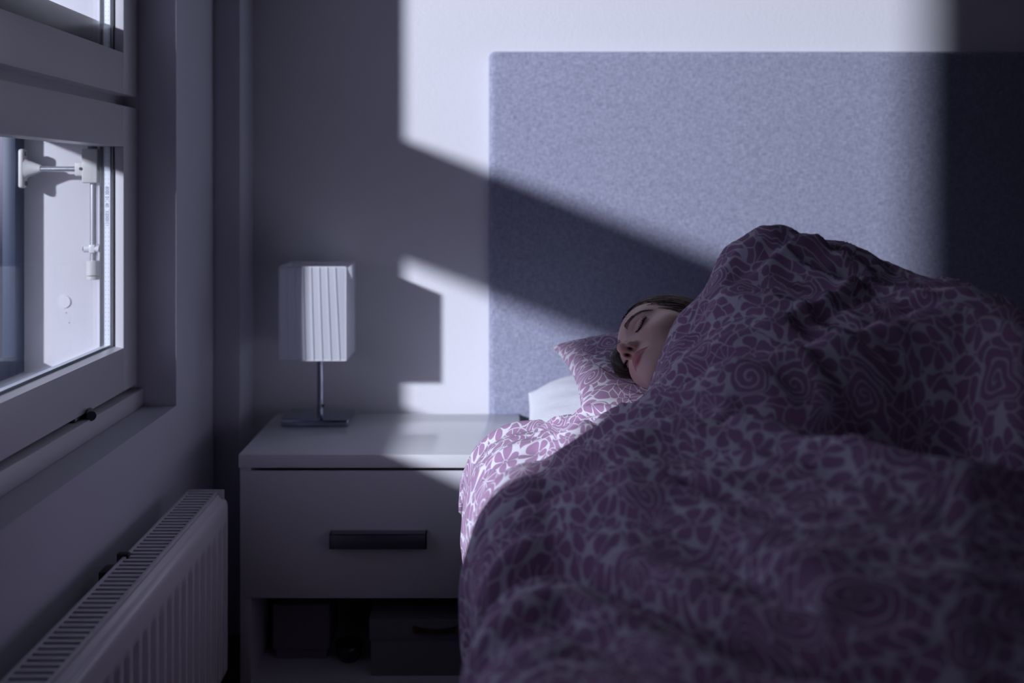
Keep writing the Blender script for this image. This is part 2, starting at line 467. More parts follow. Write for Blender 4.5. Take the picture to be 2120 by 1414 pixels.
bm = bmesh.new(); cyl(bm, (-0.7765, 1.906, 0.897), (-0.7735, 1.906, 0.897), 0.0042); hw('clamp_screw', bm, DARKSTEEL)
bm = bmesh.new(); cyl(bm, (-0.758, 1.910, 0.874), (-0.758, 1.910, 0.846), 0.0135, seg=28, bev=0.001); cyl(bm, (-0.758, 1.910, 0.8445), (-0.758, 1.910, 0.838), 0.0125, seg=28, bev=0.001); hw('strut_cup', bm, CASTGREY)
bm = bmesh.new(); cyl(bm, (-0.8265, YJ + 0.001, 0.7915), (-0.8265, YJ - 0.0022, 0.7915), 0.0125, seg=32, bev=0.0008); hw('cap_disc', bm, FRAMEWHITE)
bm = bmesh.new()
for x, z in ((-0.7495, 1.005), (-0.7495, 1.040), (-0.7495, 0.899), (-0.7495, 0.766), (-0.7495, 0.760), (-0.8175, 0.7505), (-0.8235, 0.770)):
    cyl(bm, (x, YJ - 0.0004, z), (x, YJ + 0.002, z), 0.0011, seg=8)
hw('screw_hole', bm, DARKSTEEL)
# latch pin below the lower sash
bm = bmesh.new(); cyl(bm, (-0.7060, 1.752, 0.6210), (-0.6860, 1.718, 0.6200), 0.0085, seg=24, bev=0.001); box(bm, -0.716, -0.702, 1.690, 1.748, 0.6150, 0.6224, 0.002); hw('latch_pin', bm, DARKSTEEL)
# print on the spacer foil, mirrored as the photograph shows it
fc = bpy.data.curves.new('spacer_print', 'FONT'); fc.body = '1100053  .06 .10 2006'; fc.size = 0.0085; fc.align_x = 'LEFT'; fc.align_y = 'CENTER'
tx = bpy.data.objects.new('spacer_print', fc); link(tx)
fc.materials.append(TEXTINK)
tx.matrix_world = Matrix(((0, -1, 0, -0.7298), (0, 0, 1, 1.9025), (-1, 0, 0, 1.040), (0, 0, 0, 1))) if False else Matrix(((0, 1, 0, -0.7298), (0, 0, 1, 1.9025), (1, 0, 0, 0.940), (0, 0, 0, 1)))
_mw = tx.matrix_world.copy(); tx.parent = win; tx.matrix_world = _mw; tx.matrix_parent_inverse = Matrix.Translation(-Vector(win.location))

# ================================================================ radiator
RX0, RX1, RY0, RY1, RZ = -0.575, -0.4987, 0.60, 1.893, 0.436
rad = empty('radiator', (-0.537, 1.25, 0.08), 'white panel radiator with slotted top grille and ribbed front below the window', 'radiator')
bm = bmesh.new()
GX1 = -0.5150
box(bm, RX0, RX0 + 0.006, RY0, RY1, RZ - 0.012, RZ, 0.001)
box(bm, GX1 - 0.006, GX1, RY0, RY1, RZ - 0.014, RZ, 0.001)
y = RY0
while y < RY1:
    box(bm, RX0 + 0.005, GX1 - 0.005, y, y + 0.0075, RZ - 0.006, RZ - 0.001)
    y += 0.0153
grille = autosmooth(bm_obj('top_grille', bm, RADWHITE))
inside = bobj('convector', [(RX0 + 0.012, GX1 - 0.004, RY0 + 0.01, RY1 - 0.01, 0.10, RZ - 0.045)], RADDARK)
backp = bobj('back_panel', [(RX0, RX0 + 0.010, RY0, RY1, 0.09, RZ - 0.016)], RADWHITE, bev=0.003)
# pressed front panel with its rounded shoulder and vertical flutes
prof = [(-0.5165, 0.4300), (-0.5140, 0.4285), (-0.5115, 0.4240), (-0.5085, 0.4215), (-0.5050, 0.4205), (-0.5015, 0.4180), (-0.4995, 0.4130), (RX1, 0.4060),
        (RX1, 0.3850), (RX1, 0.3760), (RX1, 0.3700), (RX1, 0.3640), (RX1, 0.120), (RX1, 0.110), (RX1, 0.100), (-0.5030, 0.090)]
pitch = 0.0365
ys = []; yy = RY1
cols = []
k = 0
while yy > RY0:
    for fr, dp in ((0.0, 0), (0.20, 0), (0.30, 1), (0.44, 1), (0.58, 1), (0.72, 1), (0.82, 0)):
        cols.append((yy - fr * pitch, dp))
    yy -= pitch
V = []; Fc = []
for (y, dp) in cols:
    for i, (x, z) in enumerate(prof):
        d = 0.0075 if (dp and 11 <= i <= 12) else (0.004 if (dp and i in (10, 13)) else 0)
        V.append((x - d, y, z))
n = len(prof)
for a in range(len(cols) - 1):
    for i in range(n - 1):
        Fc.append((a * n + i, (a + 1) * n + i, (a + 1) * n + i + 1, a * n + i + 1))
front = mesh_obj('front_panel', V, Fc, RADWHITE, smooth=True)
md = front.modifiers.new('thick', 'SOLIDIFY'); md.thickness = 0.0025; md.offset = 1
endp = bobj('side_panel', [(RX0 + 0.001, -0.5035, RY1, RY1 + 0.003, 0.095, RZ + 0.0035)], RADWHITE, bev=0.001)
clip = bobj('wall_bracket', [(-0.605, RX0 - 0.001, 1.540, 1.575, 0.385, 0.420), (RX0 - 0.010, RX0 + 0.010, 1.562, 1.574, 0.410, RZ + 0.0045)], RADDARK, bev=0.003)  # dark material stands in for the shade behind the radiator
feet = bobj('wall_rail', [(-0.622, RX0, 0.80, 0.82, 0.15, 0.35)], RADDARK)
pipe = cobj('supply_pipe', [((-0.54, RY0 + 0.05, 0.0), (-0.54, RY0 + 0.05, 0.12), 0.0085)], RADWHITE)
adopt(rad, grille, inside, backp, front, endp, clip, feet, pipe)

# ================================================================ nightstand
NX0, NX1, NY0, NY1, NZ = -0.4985, 0.0690, 1.994, 2.343, 0.480
ns = empty('nightstand', ((NX0 + NX1) / 2, (NY0 + NY1) / 2, 0), 'glossy white nightstand with one drawer and an open compartment below', 'nightstand')
top = bobj('top', [(NX0 - 0.002, NX1 + 0.002, 1.990, NY1, NZ - 0.0265, NZ)], LACQ, bev=0.0009)
side1 = bobj('side_panel', [(NX0, NX0 + 0.022, NY0 + 0.001, NY1, 0, NZ - 0.027)], LACQ_FRONT, bev=0.0008)
side2 = bobj('side_panel', [(NX1 - 0.022, NX1, NY0 + 0.001, NY1, 0, NZ - 0.027)], LACQ_FRONT, bev=0.0008)
backb = bobj('back_panel', [(NX0 + 0.022, NX1 - 0.022, NY1 - 0.008, NY1, 0, NZ - 0.027)], LACQ_FRONT)
shelf = bobj('bottom_shelf', [(NX0 + 0.022, NX1 - 0.022, NY0 + 0.001, NY1 - 0.008, 0.004, 0.022)], LACQ_FRONT)
drawer = bobj('drawer', [(NX0 + 0.001, NX1 - 0.001, NY0 - 0.003, NY0 + 0.0005, 0.1925, 0.4475),
                         (NX0 + 0.026, NX1 - 0.026, NY0 + 0.0005, NY1 - 0.012, 0.200, 0.425)], LACQ_FRONT, bev=0.0008)
handle = bobj('handle', [(-0.3150, -0.1230, 1.9650, 1.9910, 0.3270, 0.3290), (-0.3150, -0.1230, 1.9650, 1.9680, 0.3000, 0.3290),
                         (-0.3150, -0.3120, 1.9650, 1.9910, 0.3000, 0.3290), (-0.1260, -0.1230, 1.9650, 1.9910, 0.3000, 0.3290)], HANDLE, bev=0.0005)
adopt(ns, top, side1, side2, backb, shelf, drawer)
handle.parent = drawer; handle.matrix_parent_inverse = Matrix.Identity(4)

# ---- what stands in the open compartment
bx = empty('storage_box', (-0.10, 2.14, 0.022), 'wide white lidded storage box with brown leather handle in the nightstand compartment', 'box')
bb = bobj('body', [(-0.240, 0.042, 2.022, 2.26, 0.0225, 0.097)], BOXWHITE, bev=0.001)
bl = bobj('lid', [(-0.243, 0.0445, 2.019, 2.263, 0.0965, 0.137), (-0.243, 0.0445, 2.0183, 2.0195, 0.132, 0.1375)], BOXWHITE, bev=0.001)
V = []; Fc = []
NS = 14
for i in range(NS + 1):
    t = i / NS; x = -0.152 + 0.090 * t
    sag = 0.0025 * math.sin(PI * t) + 0.0
    yb = 2.0165 - 0.004 * math.sin(PI * t)
    for dy, dz in ((0, 0.0055), (-0.0018, 0.0055), (-0.0018, -0.0055), (0, -0.0055)):
        V.append((x, yb + dy, 0.1195 - sag + dz * (1.1 - 0.35 * math.sin(PI * t))))
for i in range(NS):
    for k in range(4): Fc.append((i * 4 + k, i * 4 + (k + 1) % 4, (i + 1) * 4 + (k + 1) % 4, (i + 1) * 4 + k))
Fc += [(3, 2, 1, 0), (NS * 4, NS * 4 + 1, NS * 4 + 2, NS * 4 + 3)]
bh = mesh_obj('handle', V, Fc, LEATHER)
bt = [bobj('handle_plate', [(x, x + 0.007, 2.0130, 2.0188, 0.1115, 0.1275)], BRASS, bev=0.0008) for x in (-0.154, -0.067)]
adopt(bx, bb, bl, bh, *bt)
sbx = empty('small_box', (-0.395, 2.15, 0.022), 'small white box with a deep lid at the left in the nightstand compartment', 'box')
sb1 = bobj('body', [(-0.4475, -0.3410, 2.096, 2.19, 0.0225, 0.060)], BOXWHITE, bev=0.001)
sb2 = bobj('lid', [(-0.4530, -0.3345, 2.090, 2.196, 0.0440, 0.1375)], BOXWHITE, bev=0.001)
adopt(sbx, sb1, sb2)
# dark bowl between the two boxes
V = []; Fc = []
pr = [(0.0, 0.0225), (0.016, 0.0225), (0.026, 0.034), (0.030, 0.058), (0.0285, 0.058), (0.024, 0.036), (0.0, 0.028)]
SG = 28
for r, z in pr:
    for k in range(SG): V.append((-0.2935 + max(r, 0.0004) * math.cos(2 * PI * k / SG), 2.09 + max(r, 0.0004) * math.sin(2 * PI * k / SG), z))
for i in range(len(pr) - 1):
    for k in range(SG): Fc.append((i * SG + k, i * SG + (k + 1) % SG, (i + 1) * SG + (k + 1) % SG, (i + 1) * SG + k))
bowl = mesh_obj('cup', V, Fc, CERAMIC, smooth=True)
tag(bowl, 'small dark round cup standing between the two boxes in the nightstand', 'cup')

# ================================================================ table lamp
LX, LY = -0.3880, 2.262
lamp = empty('table_lamp', (LX, LY, NZ), 'square table lamp with pleated white fabric shade on a chrome stand', 'table lamp')
basep = bobj('base', [(LX - 0.0745, LX + 0.0745, LY - 0.046, LY + 0.066, NZ + 0.0004, NZ + 0.0160)], CHROME, bev=0.0035, seg=4)
pole = cobj('pole', [((LX + 0.004, LY + 0.004, NZ + 0.012), (LX + 0.004, LY + 0.004, 0.66), 0.0068, 0.0068, 32)], CHROME)
sw = cobj('switch', [((LX + 0.0105, LY + 0.002, 0.517), (LX + 0.013, LY + 0.002, 0.517), 0.004)], RUBBER)
sock = cobj('lamp_socket', [((LX + 0.004, LY + 0.004, 0.655), (LX + 0.004, LY + 0.004, 0.70), 0.016, 0.014, 24)], FRAMEWHITE)
bulb_bm = bmesh.new(); bmesh.ops.create_uvsphere(bulb_bm, u_segments=20, v_segments=12, radius=0.021, matrix=Matrix.Translation((LX + 0.004, LY + 0.004, 0.722)))
bulb = bm_obj('bulb', bulb_bm, FRAMEWHITE, smooth=True)
SX0, SX1, SY0, SY1, SZ0, SZ1 = LX - 0.0735, LX + 0.0735, 2.192, 2.332, 0.6325, 0.8380
def shade_wall(bm, A, B, nrm, nst=8):
    A = Vector(A); B = Vector(B); nrm = Vector(nrm); rows = 14
    for s in range(nst):
        t0, t1 = s / nst, (s + 1) / nst
        ring = []
        for j in range(rows + 1):
            v = j / rows; z = SZ0 + (SZ1 - SZ0) * v
            lean = 0.0
            if 0 < s: lean0 = (0.5 - v) * 0.30 / nst * (s / nst) * 2
            else: lean0 = 0
            lean1 = (0.5 - v) * 0.30 / nst * ((s + 1) / nst) * 2 if s + 1 < nst else 0
            row = []
            for q in range(7):
                f = (0, 0.25, 0.5, 0.7, 0.85, 0.95, 1.0)[q]
                t = (t0 + lean0) + ((t1 + lean1) - (t0 + lean0)) * f
                puff = 0.0009 * f + 0.0011 * f ** 5 + 0.0015 * math.sin(PI * v) * math.sin(PI * t)
                if s + 1 == nst: puff *= (1 - f)
                t = min(max(t, 0.0), 1.0)
                P = A + (B - A) * t + nrm * puff
                row.append(bm.verts.new((P.x, P.y, z)))
            ring.append(row)
        if s:
            for j in range(rows): bm.faces.new((last[j], ring[j][0], ring[j + 1][0], last[j + 1]))
        last = [r_[-1] for r_ in ring]
        for j in range(rows):
            for q in range(6): bm.faces.new((ring[j][q], ring[j][q + 1], ring[j + 1][q + 1], ring[j + 1][q]))
bm = bmesh.new()
shade_wall(bm, (SX0, SY0, 0), (SX1, SY0, 0), (0, -1, 0))
shade_wall(bm, (SX1, SY0, 0), (SX1, SY1, 0), (1, 0, 0))
shade_wall(bm, (SX1, SY1, 0), (SX0, SY1, 0), (0, 1, 0))
shade_wall(bm, (SX0, SY1, 0), (SX0, SY0, 0), (-1, 0, 0))
shade = bm_obj('lamp_shade', bm, SHADE)
md = shade.modifiers.new('thick', 'SOLIDIFY'); md.thickness = 0.0006
corner = [(SX0, SY0), (SX1, SY0), (SX1, SY1), (SX0, SY1)]
wires = []
for z in (SZ0, SZ1):
    for i in range(4):
        a, b = corner[i], corner[(i + 1) % 4]
        wires.append(((a[0], a[1], z), (b[0], b[1], z), 0.0016, 0.0016, 8))
for a in corner: wires.append(((a[0], a[1], SZ0), (a[0], a[1], SZ1), 0.0012, 0.0012, 8))
wires.append(((SX0, LY, SZ0), (SX1, LY, SZ0), 0.0015, 0.0015, 8))
frame = cobj('shade_frame', wires, FRAMEWHITE)
adopt(lamp, basep, pole, sock, bulb, shade)
sw.parent = pole; frame.parent = shade
# ================================================================ bed
HBY = 2.345
bed = empty('bed', (0.83, 1.25, 0), 'double bed with a tall blue-grey woven fabric headboard and dark base', 'bed')
bm = bmesh.new()
box(bm, 0.0, 1.72, HBY, YW - 0.001, 0.02, 1.335, 0.016, 4)
for v in bm.verts:       # the padding swells a little away from its edges
    if v.co.y < HBY + 0.010:
        pass
hb = autosmooth(bm_obj('headboard', bm, HEADFAB), 60)
base = bobj('bed_base', [(0.085, 1.70, 0.24, HBY - 0.006, 0.10, 0.400)], BEDGREY, bev=0.012, seg=3)
legs = [cobj('leg', [((x, y, 0), (x, y, 0.101), 0.02, 0.026)], DARKSTEEL) for x in (0.15, 1.62) for y in (0.32, 2.25)]
matt = bobj('mattress', [(0.095, 1.69, 0.25, HBY - 0.008, 0.401, 0.520)], SHEET, bev=0.035, seg=5)
adopt(bed, hb, base, matt, *legs)
# dark folded edge of the base cover in the gap beside the nightstand
bm = bmesh.new()
P = [(0.0735, 0.452), (0.0735, 0.476), (0.118, 0.452), (0.118, 0.440)]
P = [(0.0725, 0.401), (0.0725, 0.4795), (0.1200, 0.4400), (0.1200, 0.401)]
vs = [[bm.verts.new((x, y, z)) for x, z in P] for y in (2.20, 2.338)]
for i in range(4): bm.faces.new((vs[0][i], vs[0][(i + 1) % 4], vs[1][(i + 1) % 4], vs[1][i]))
bm.faces.new(vs[0]); bm.faces.new(vs[1][::-1])
adopt(bed, bm_obj('base_corner', bm, BEDGREY))

def wob(x, y, s=0.0):
    return (math.sin(13.1 * x + 7.7 * y + s) + math.sin(-9.3 * x + 15.9 * y + 1.7 + s * 2) + math.sin(21.0 * x - 4.0 * y + 2.9 - s)
            + 0.6 * math.sin(37 * x + 29 * y + s * 3) + 0.5 * math.sin(-31 * x + 44 * y + s)) / 4.1

def cushion(name, C, T, mat, nu=90, nv=70, pw=2.6, bulge=0.0, dent=None, wr=0.004, seed=0.0, folds=(), pinch=0.10, ex=0.5):
    """C = four corners (far left, near left, near right, far right); stuffed between them"""
    C = [np.array(c, float) for c in C]
    V = []; UV = []; Fc = []
    size_u = np.linalg.norm(C[3] - C[0]); size_v = np.linalg.norm(C[1] - C[0])
    for side in (1, -1):
        for i in range(nu + 1):
            for j in range(nv + 1):
                u = i / nu; v = j / nv
                a = 2 * u - 1; b = 2 * v - 1
                # edges drawn in between the corners
                ua = 0.5 + 0.5 * a * (1 - pinch * (1 - b * b) ** 1.0 * abs(a) ** 3)
                vb = 0.5 + 0.5 * b * (1 - pinch * (1 - a * a) ** 1.0 * abs(b) ** 3)
                p = (C[0] * (1 - ua) * (1 - vb) + C[1] * (1 - ua) * vb + C[2] * ua * vb + C[3] * ua * (1 - vb))
                e = ((1 - abs(a) ** pw) * (1 - abs(b) ** pw))
                h = T * max(e, 0) ** ex
                m = max(e, 0) ** ex
                z = h * side * (1.0 if side > 0 else 0.38)
                if side > 0:
                    z += wr * m * wob(p[0] * 2, p[1] * 2, seed)
                    for (x0, y0, x1, y1, w, amp) in folds:
                        d = np.array([x1 - x0, y1 - y0]); L = d @ d
                        t = min(1, max(0, ((p[0] - x0) * d[0] + (p[1] - y0) * d[1]) / L))
                        dd = math.hypot(p[0] - x0 - t * d[0], p[1] - y0 - t * d[1])
                        z += 1.6 * amp * math.exp(-(dd / w) ** 2) * m * math.sin(PI * (0.15 + 0.7 * t))
                q = [p[0], p[1], p[2] + z]
                if dent and side > 0:
                    for (dx, dy, rx, ry, zz) in dent:
                        rr = ((p[0] - dx) / rx) ** 2 + ((p[1] - dy) / ry) ** 2
                        g = math.exp(-rr * rr)
                        if q[2] > zz: q[2] = q[2] * (1 - g) + zz * g
                V.append(q); UV.append((u * size_u, v * size_v))
    n1 = (nu + 1) * (nv + 1)
    for side in (0, 1):
        for i in range(nu):
            for j in range(nv):
                a = side * n1 + i * (nv + 1) + j
                f = (a, a + 1, a + nv + 2, a + nv + 1)
                Fc.append(f if side == 0 else f[::-1])
    me = bpy.data.meshes.new(name); me.from_pydata([tuple(v) for v in V], [], Fc)
    uvl = me.uv_layers.new(name='UVMap')
    li = np.zeros(len(me.loops), np.int32); me.loops.foreach_get('vertex_index', li)
    uvl.data.foreach_set('uv', np.array(UV)[li].astype(np.float32).ravel())
    bm = bmesh.new(); bm.from_mesh(me); bmesh.ops.remove_doubles(bm, verts=bm.verts[:], dist=0.0003)
    bmesh.ops.recalc_face_normals(bm, faces=bm.faces[:]); bm.to_mesh(me); bm.free()
    me.polygons.foreach_set('use_smooth', [True] * len(me.polygons))
    me.materials.append(mat)
    o = bpy.data.objects.new(name, me); link(o)
    return o

wp = cushion('pillow', [(0.090, 2.30, 0.540), (0.066, 1.84, 0.535), (0.70, 1.84, 0.555), (0.72, 2.30, 0.560)], 0.072, SHEET, ex=0.85, pw=4.5, wr=0.004, seed=2.0, pinch=0.02)
tag(wp, 'plain white pillow underneath the floral pillow against the headboard', 'pillow')
fp = cushion('pillow', [(0.125, 2.00, 0.695), (0.148, 1.600, 0.650), (0.80, 1.58, 0.665), (0.82, 2.10, 0.680)], 0.070, FLORAL2, nu=150, nv=120,
             pw=2.6, wr=0.010, seed=0.4, pinch=0.05,
             dent=[(0.335, 1.70, 0.12, 0.12, 0.686)],
             folds=[(0.17, 1.66, 0.30, 1.72, 0.010, -0.009), (0.16, 1.75, 0.27, 1.68, 0.012, -0.010), (0.15, 1.86, 0.26, 1.76, 0.013, -0.009),
                    (0.14, 1.93, 0.25, 1.84, 0.014, 0.008), (0.19, 1.63, 0.28, 1.62, 0.009, -0.008), (0.155, 1.80, 0.21, 1.66, 0.010, 0.007),
                    (0.145, 1.97, 0.20, 1.88, 0.010, -0.007)])
tag(fp, 'mauve floral pillow with white line print under the sleeping person\'s head', 'pillow')

# ---------------------------------------------------------------- duvet
def WP(px, py, Y): return ((px - 1012) / FPX * Y, Y, 1.02 - (py - 382) / FPX * Y)
# The relief of the cover: long crests and hollows that fan out from the foot end, near to far.
# Each row: for a set of bearings, the height angle (as px below 382) and the distance of that crest or hollow.
BEAR = [1030, 1100, 1200, 1300, 1400, 1500, 1600, 1700, 1800, 1900, 2000, 2120, 2300]
def row(py, Y): return (BEAR, py, Y)
_K1 = [1.15, 1.13, 1.092, 1.027, .966, .919, .885, .856, .83, .81, .79, .775, .75]
_L1 = [1.06, 1.01, .955, .900, .855, .818, .785, .762, .74, .72, .70, .69, .68]
_J = [1.20, 1.19, 1.165, 1.120, 1.073, 1.012, .943, .889, .870, .853, .837, .828, .813]
_I = [1.27, 1.26, 1.25, 1.235, 1.222, 1.182, 1.134, 1.079, 1.023, .986, .960, .955, .947]
_G = [1.39, 1.38, 1.365, 1.34, 1.33, 1.288, 1.264, 1.254, 1.251, 1.247, 1.23, 1.179, 1.176]
ROWS = [
    row([1345, 1370, 1400, 1440, 1480, 1510, 1530, 1550, 1570, 1590, 1610, 1630, 1650], [y - .10 for y in _L1]),
    row([1292, 1308, 1332, 1366, 1408, 1450, 1485, 1513, 1536, 1556, 1576, 1596, 1616], [y - .022 for y in _L1]),
    row([1228, 1250, 1288, 1335, 1385, 1430, 1465, 1495, 1520, 1540, 1560, 1580, 1600], _L1),
    row([1188, 1202, 1238, 1292, 1342, 1386, 1418, 1443, 1468, 1490, 1510, 1530, 1560], [y - .050 for y in _K1]),
    row([1180, 1192, 1225, 1275, 1325, 1368, 1398, 1425, 1450, 1472, 1494, 1514, 1544], [y - .024 for y in _K1]),
    row([1150, 1148, 1165, 1205, 1252, 1290, 1318, 1345, 1375, 1400, 1425, 1450, 1480], _K1),
    row([1146, 1116, 1075, 1078, 1122, 1165, 1212, 1255, 1288, 1308, 1328, 1350, 1380], [y - .030 for y in _J]),
    row([1140, 1100, 1042, 1028, 1064, 1105, 1158, 1205, 1235, 1252, 1268, 1290, 1320], _J),
    row([1110, 1052, 1002, 965, 958, 965, 982, 1003, 1028, 1050, 1068, 1086, 1110], [y - .040 for y in _I]),
    row([1100, 1032, 972, 920, 905, 905, 918, 936, 956, 978, 994, 1008, 1035], _I),
    row([1085, 1015, 955, 903, 880, 884, 905, 925, 946, 968, 985, 1000, 1025], [1.345, 1.335, 1.325, 1.30, 1.285, 1.235, 1.205, 1.19, 1.185, 1.18, 1.165, 1.115, 1.11]),
    row([1055, 990, 925, 882, 833, 790, 757, 727, 695, 663, 650, 688, 750], _G),
    row([1044, 978, 916, 878, 824, 780, 745, 720, 690, 656, 642, 682, 745], [1.44, 1.43, 1.41, 1.385, 1.355, 1.325, 1.302, 1.295, 1.29, 1.284, 1.265, 1.215, 1.21]),
    row([1030, 965, 905, 870, 800, 745, 708, 695, 670, 638, 622, 668, 735], [1.50, 1.48, 1.45, 1.43, 1.385, 1.36, 1.34, 1.335, 1.33, 1.32, 1.30, 1.25, 1.24]),
    row([1000, 935, 885, 861, 745, 632, 585, 577, 592, 603, 606, 660, 730], [1.58, 1.57, 1.53, 1.50, 1.45, 1.43, 1.42, 1.41, 1.40, 1.375, 1.35, 1.29, 1.28]),
    ([1030, 1100, 1200, 1300, 1330, 1347, 1372, 1402, 1465, 1500, 1570, 1600, 1700, 1800, 1850, 1900, 2000, 2120, 2300],
     [915, 890, 865, 854, 852, 800, 730, 662, 602, 526, 487, 490, 508, 550, 577, 588, 603, 657, 735],
     [1.80, 1.75, 1.63, 1.575, 1.555, 1.535, 1.52, 1.515, 1.505, 1.50, 1.475, 1.47, 1.46, 1.45, 1.44, 1.42, 1.40, 1.33, 1.30]),
]
_ag = np.linspace(-0.05, 0.75, 900)
_rowY, _rowZ = [], []
RELIEF = [0, -.014, .010, .004, -.075, .012, -.012, .006, -.010, .006, -.006, .006, -.016, .008, -.006, 0]
for (px_, py_, y_), dz_ in zip(ROWS, RELIEF):
    a_ = (np.array(px_, float) - 1012) / FPX; yy_ = np.array(y_, float)
    zz_ = 1.02 - (np.array(py_, float) - 382) / FPX * yy_ + dz_
    Yi, Zi = np.interp(_ag, a_, yy_), np.interp(_ag, a_, zz_)
    ker = np.exp(-np.linspace(-2.5, 2.5, 25) ** 2 / 2); ker /= ker.sum()
    nk = 12 if len(px_) == 13 else 3
    ker = np.exp(-np.linspace(-2.5, 2.5, 2 * nk + 1) ** 2 / 2); ker /= ker.sum()
    pad = lambda v: np.convolve(np.pad(v, nk, mode='edge'), ker, 'valid')
    _rowY.append(pad(Yi)); _rowZ.append(pad(Zi))
_rowY = np.array(_rowY); _rowZ = np.array(_rowZ)
_rowY = np.concatenate([np.full((1, 900), 0.25), np.full((1, 900), 0.45), _rowY, _rowY[-1:] + 0.10, _rowY[-1:] + 0.6])
_rowZ = np.concatenate([np.full((1, 900), 0.58), np.interp(_ag, [0, 0.5], [0.575, 0.63])[None], _rowZ, _rowZ[-1:] - 0.055, _rowZ[-1:] * 0 + 0.60])
def hbase(X, Y):
    sh = X.shape; x = X.ravel(); y = Y.ravel()
    g = np.clip((x / np.maximum(y, 0.2) - _ag[0]) / (_ag[1] - _ag[0]), 0, 898.999); i = g.astype(int); f = g - i
    RY = _rowY[:, i] * (1 - f) + _rowY[:, i + 1] * f; RZ = _rowZ[:, i] * (1 - f) + _rowZ[:, i + 1] * f
    z = np.full(len(x), 0.60)
    for k in range(len(RY) - 1):
        m = (y >= RY[k]) & (y < RY[k + 1])
        t = (y[m] - RY[k][m]) / (RY[k + 1][m] - RY[k][m] + 1e-9)
        z[m] = RZ[k][m] * (1 - t) + RZ[k + 1][m] * t
    fade = np.clip((x - 0.80) / 0.35, 0, 1); fade = fade * fade * (3 - 2 * fade)
    return (z * (1 - fade) + 0.585 * fade).reshape(sh)

def xy(px, Y): return ((px - 1012) / FPX * Y, Y)
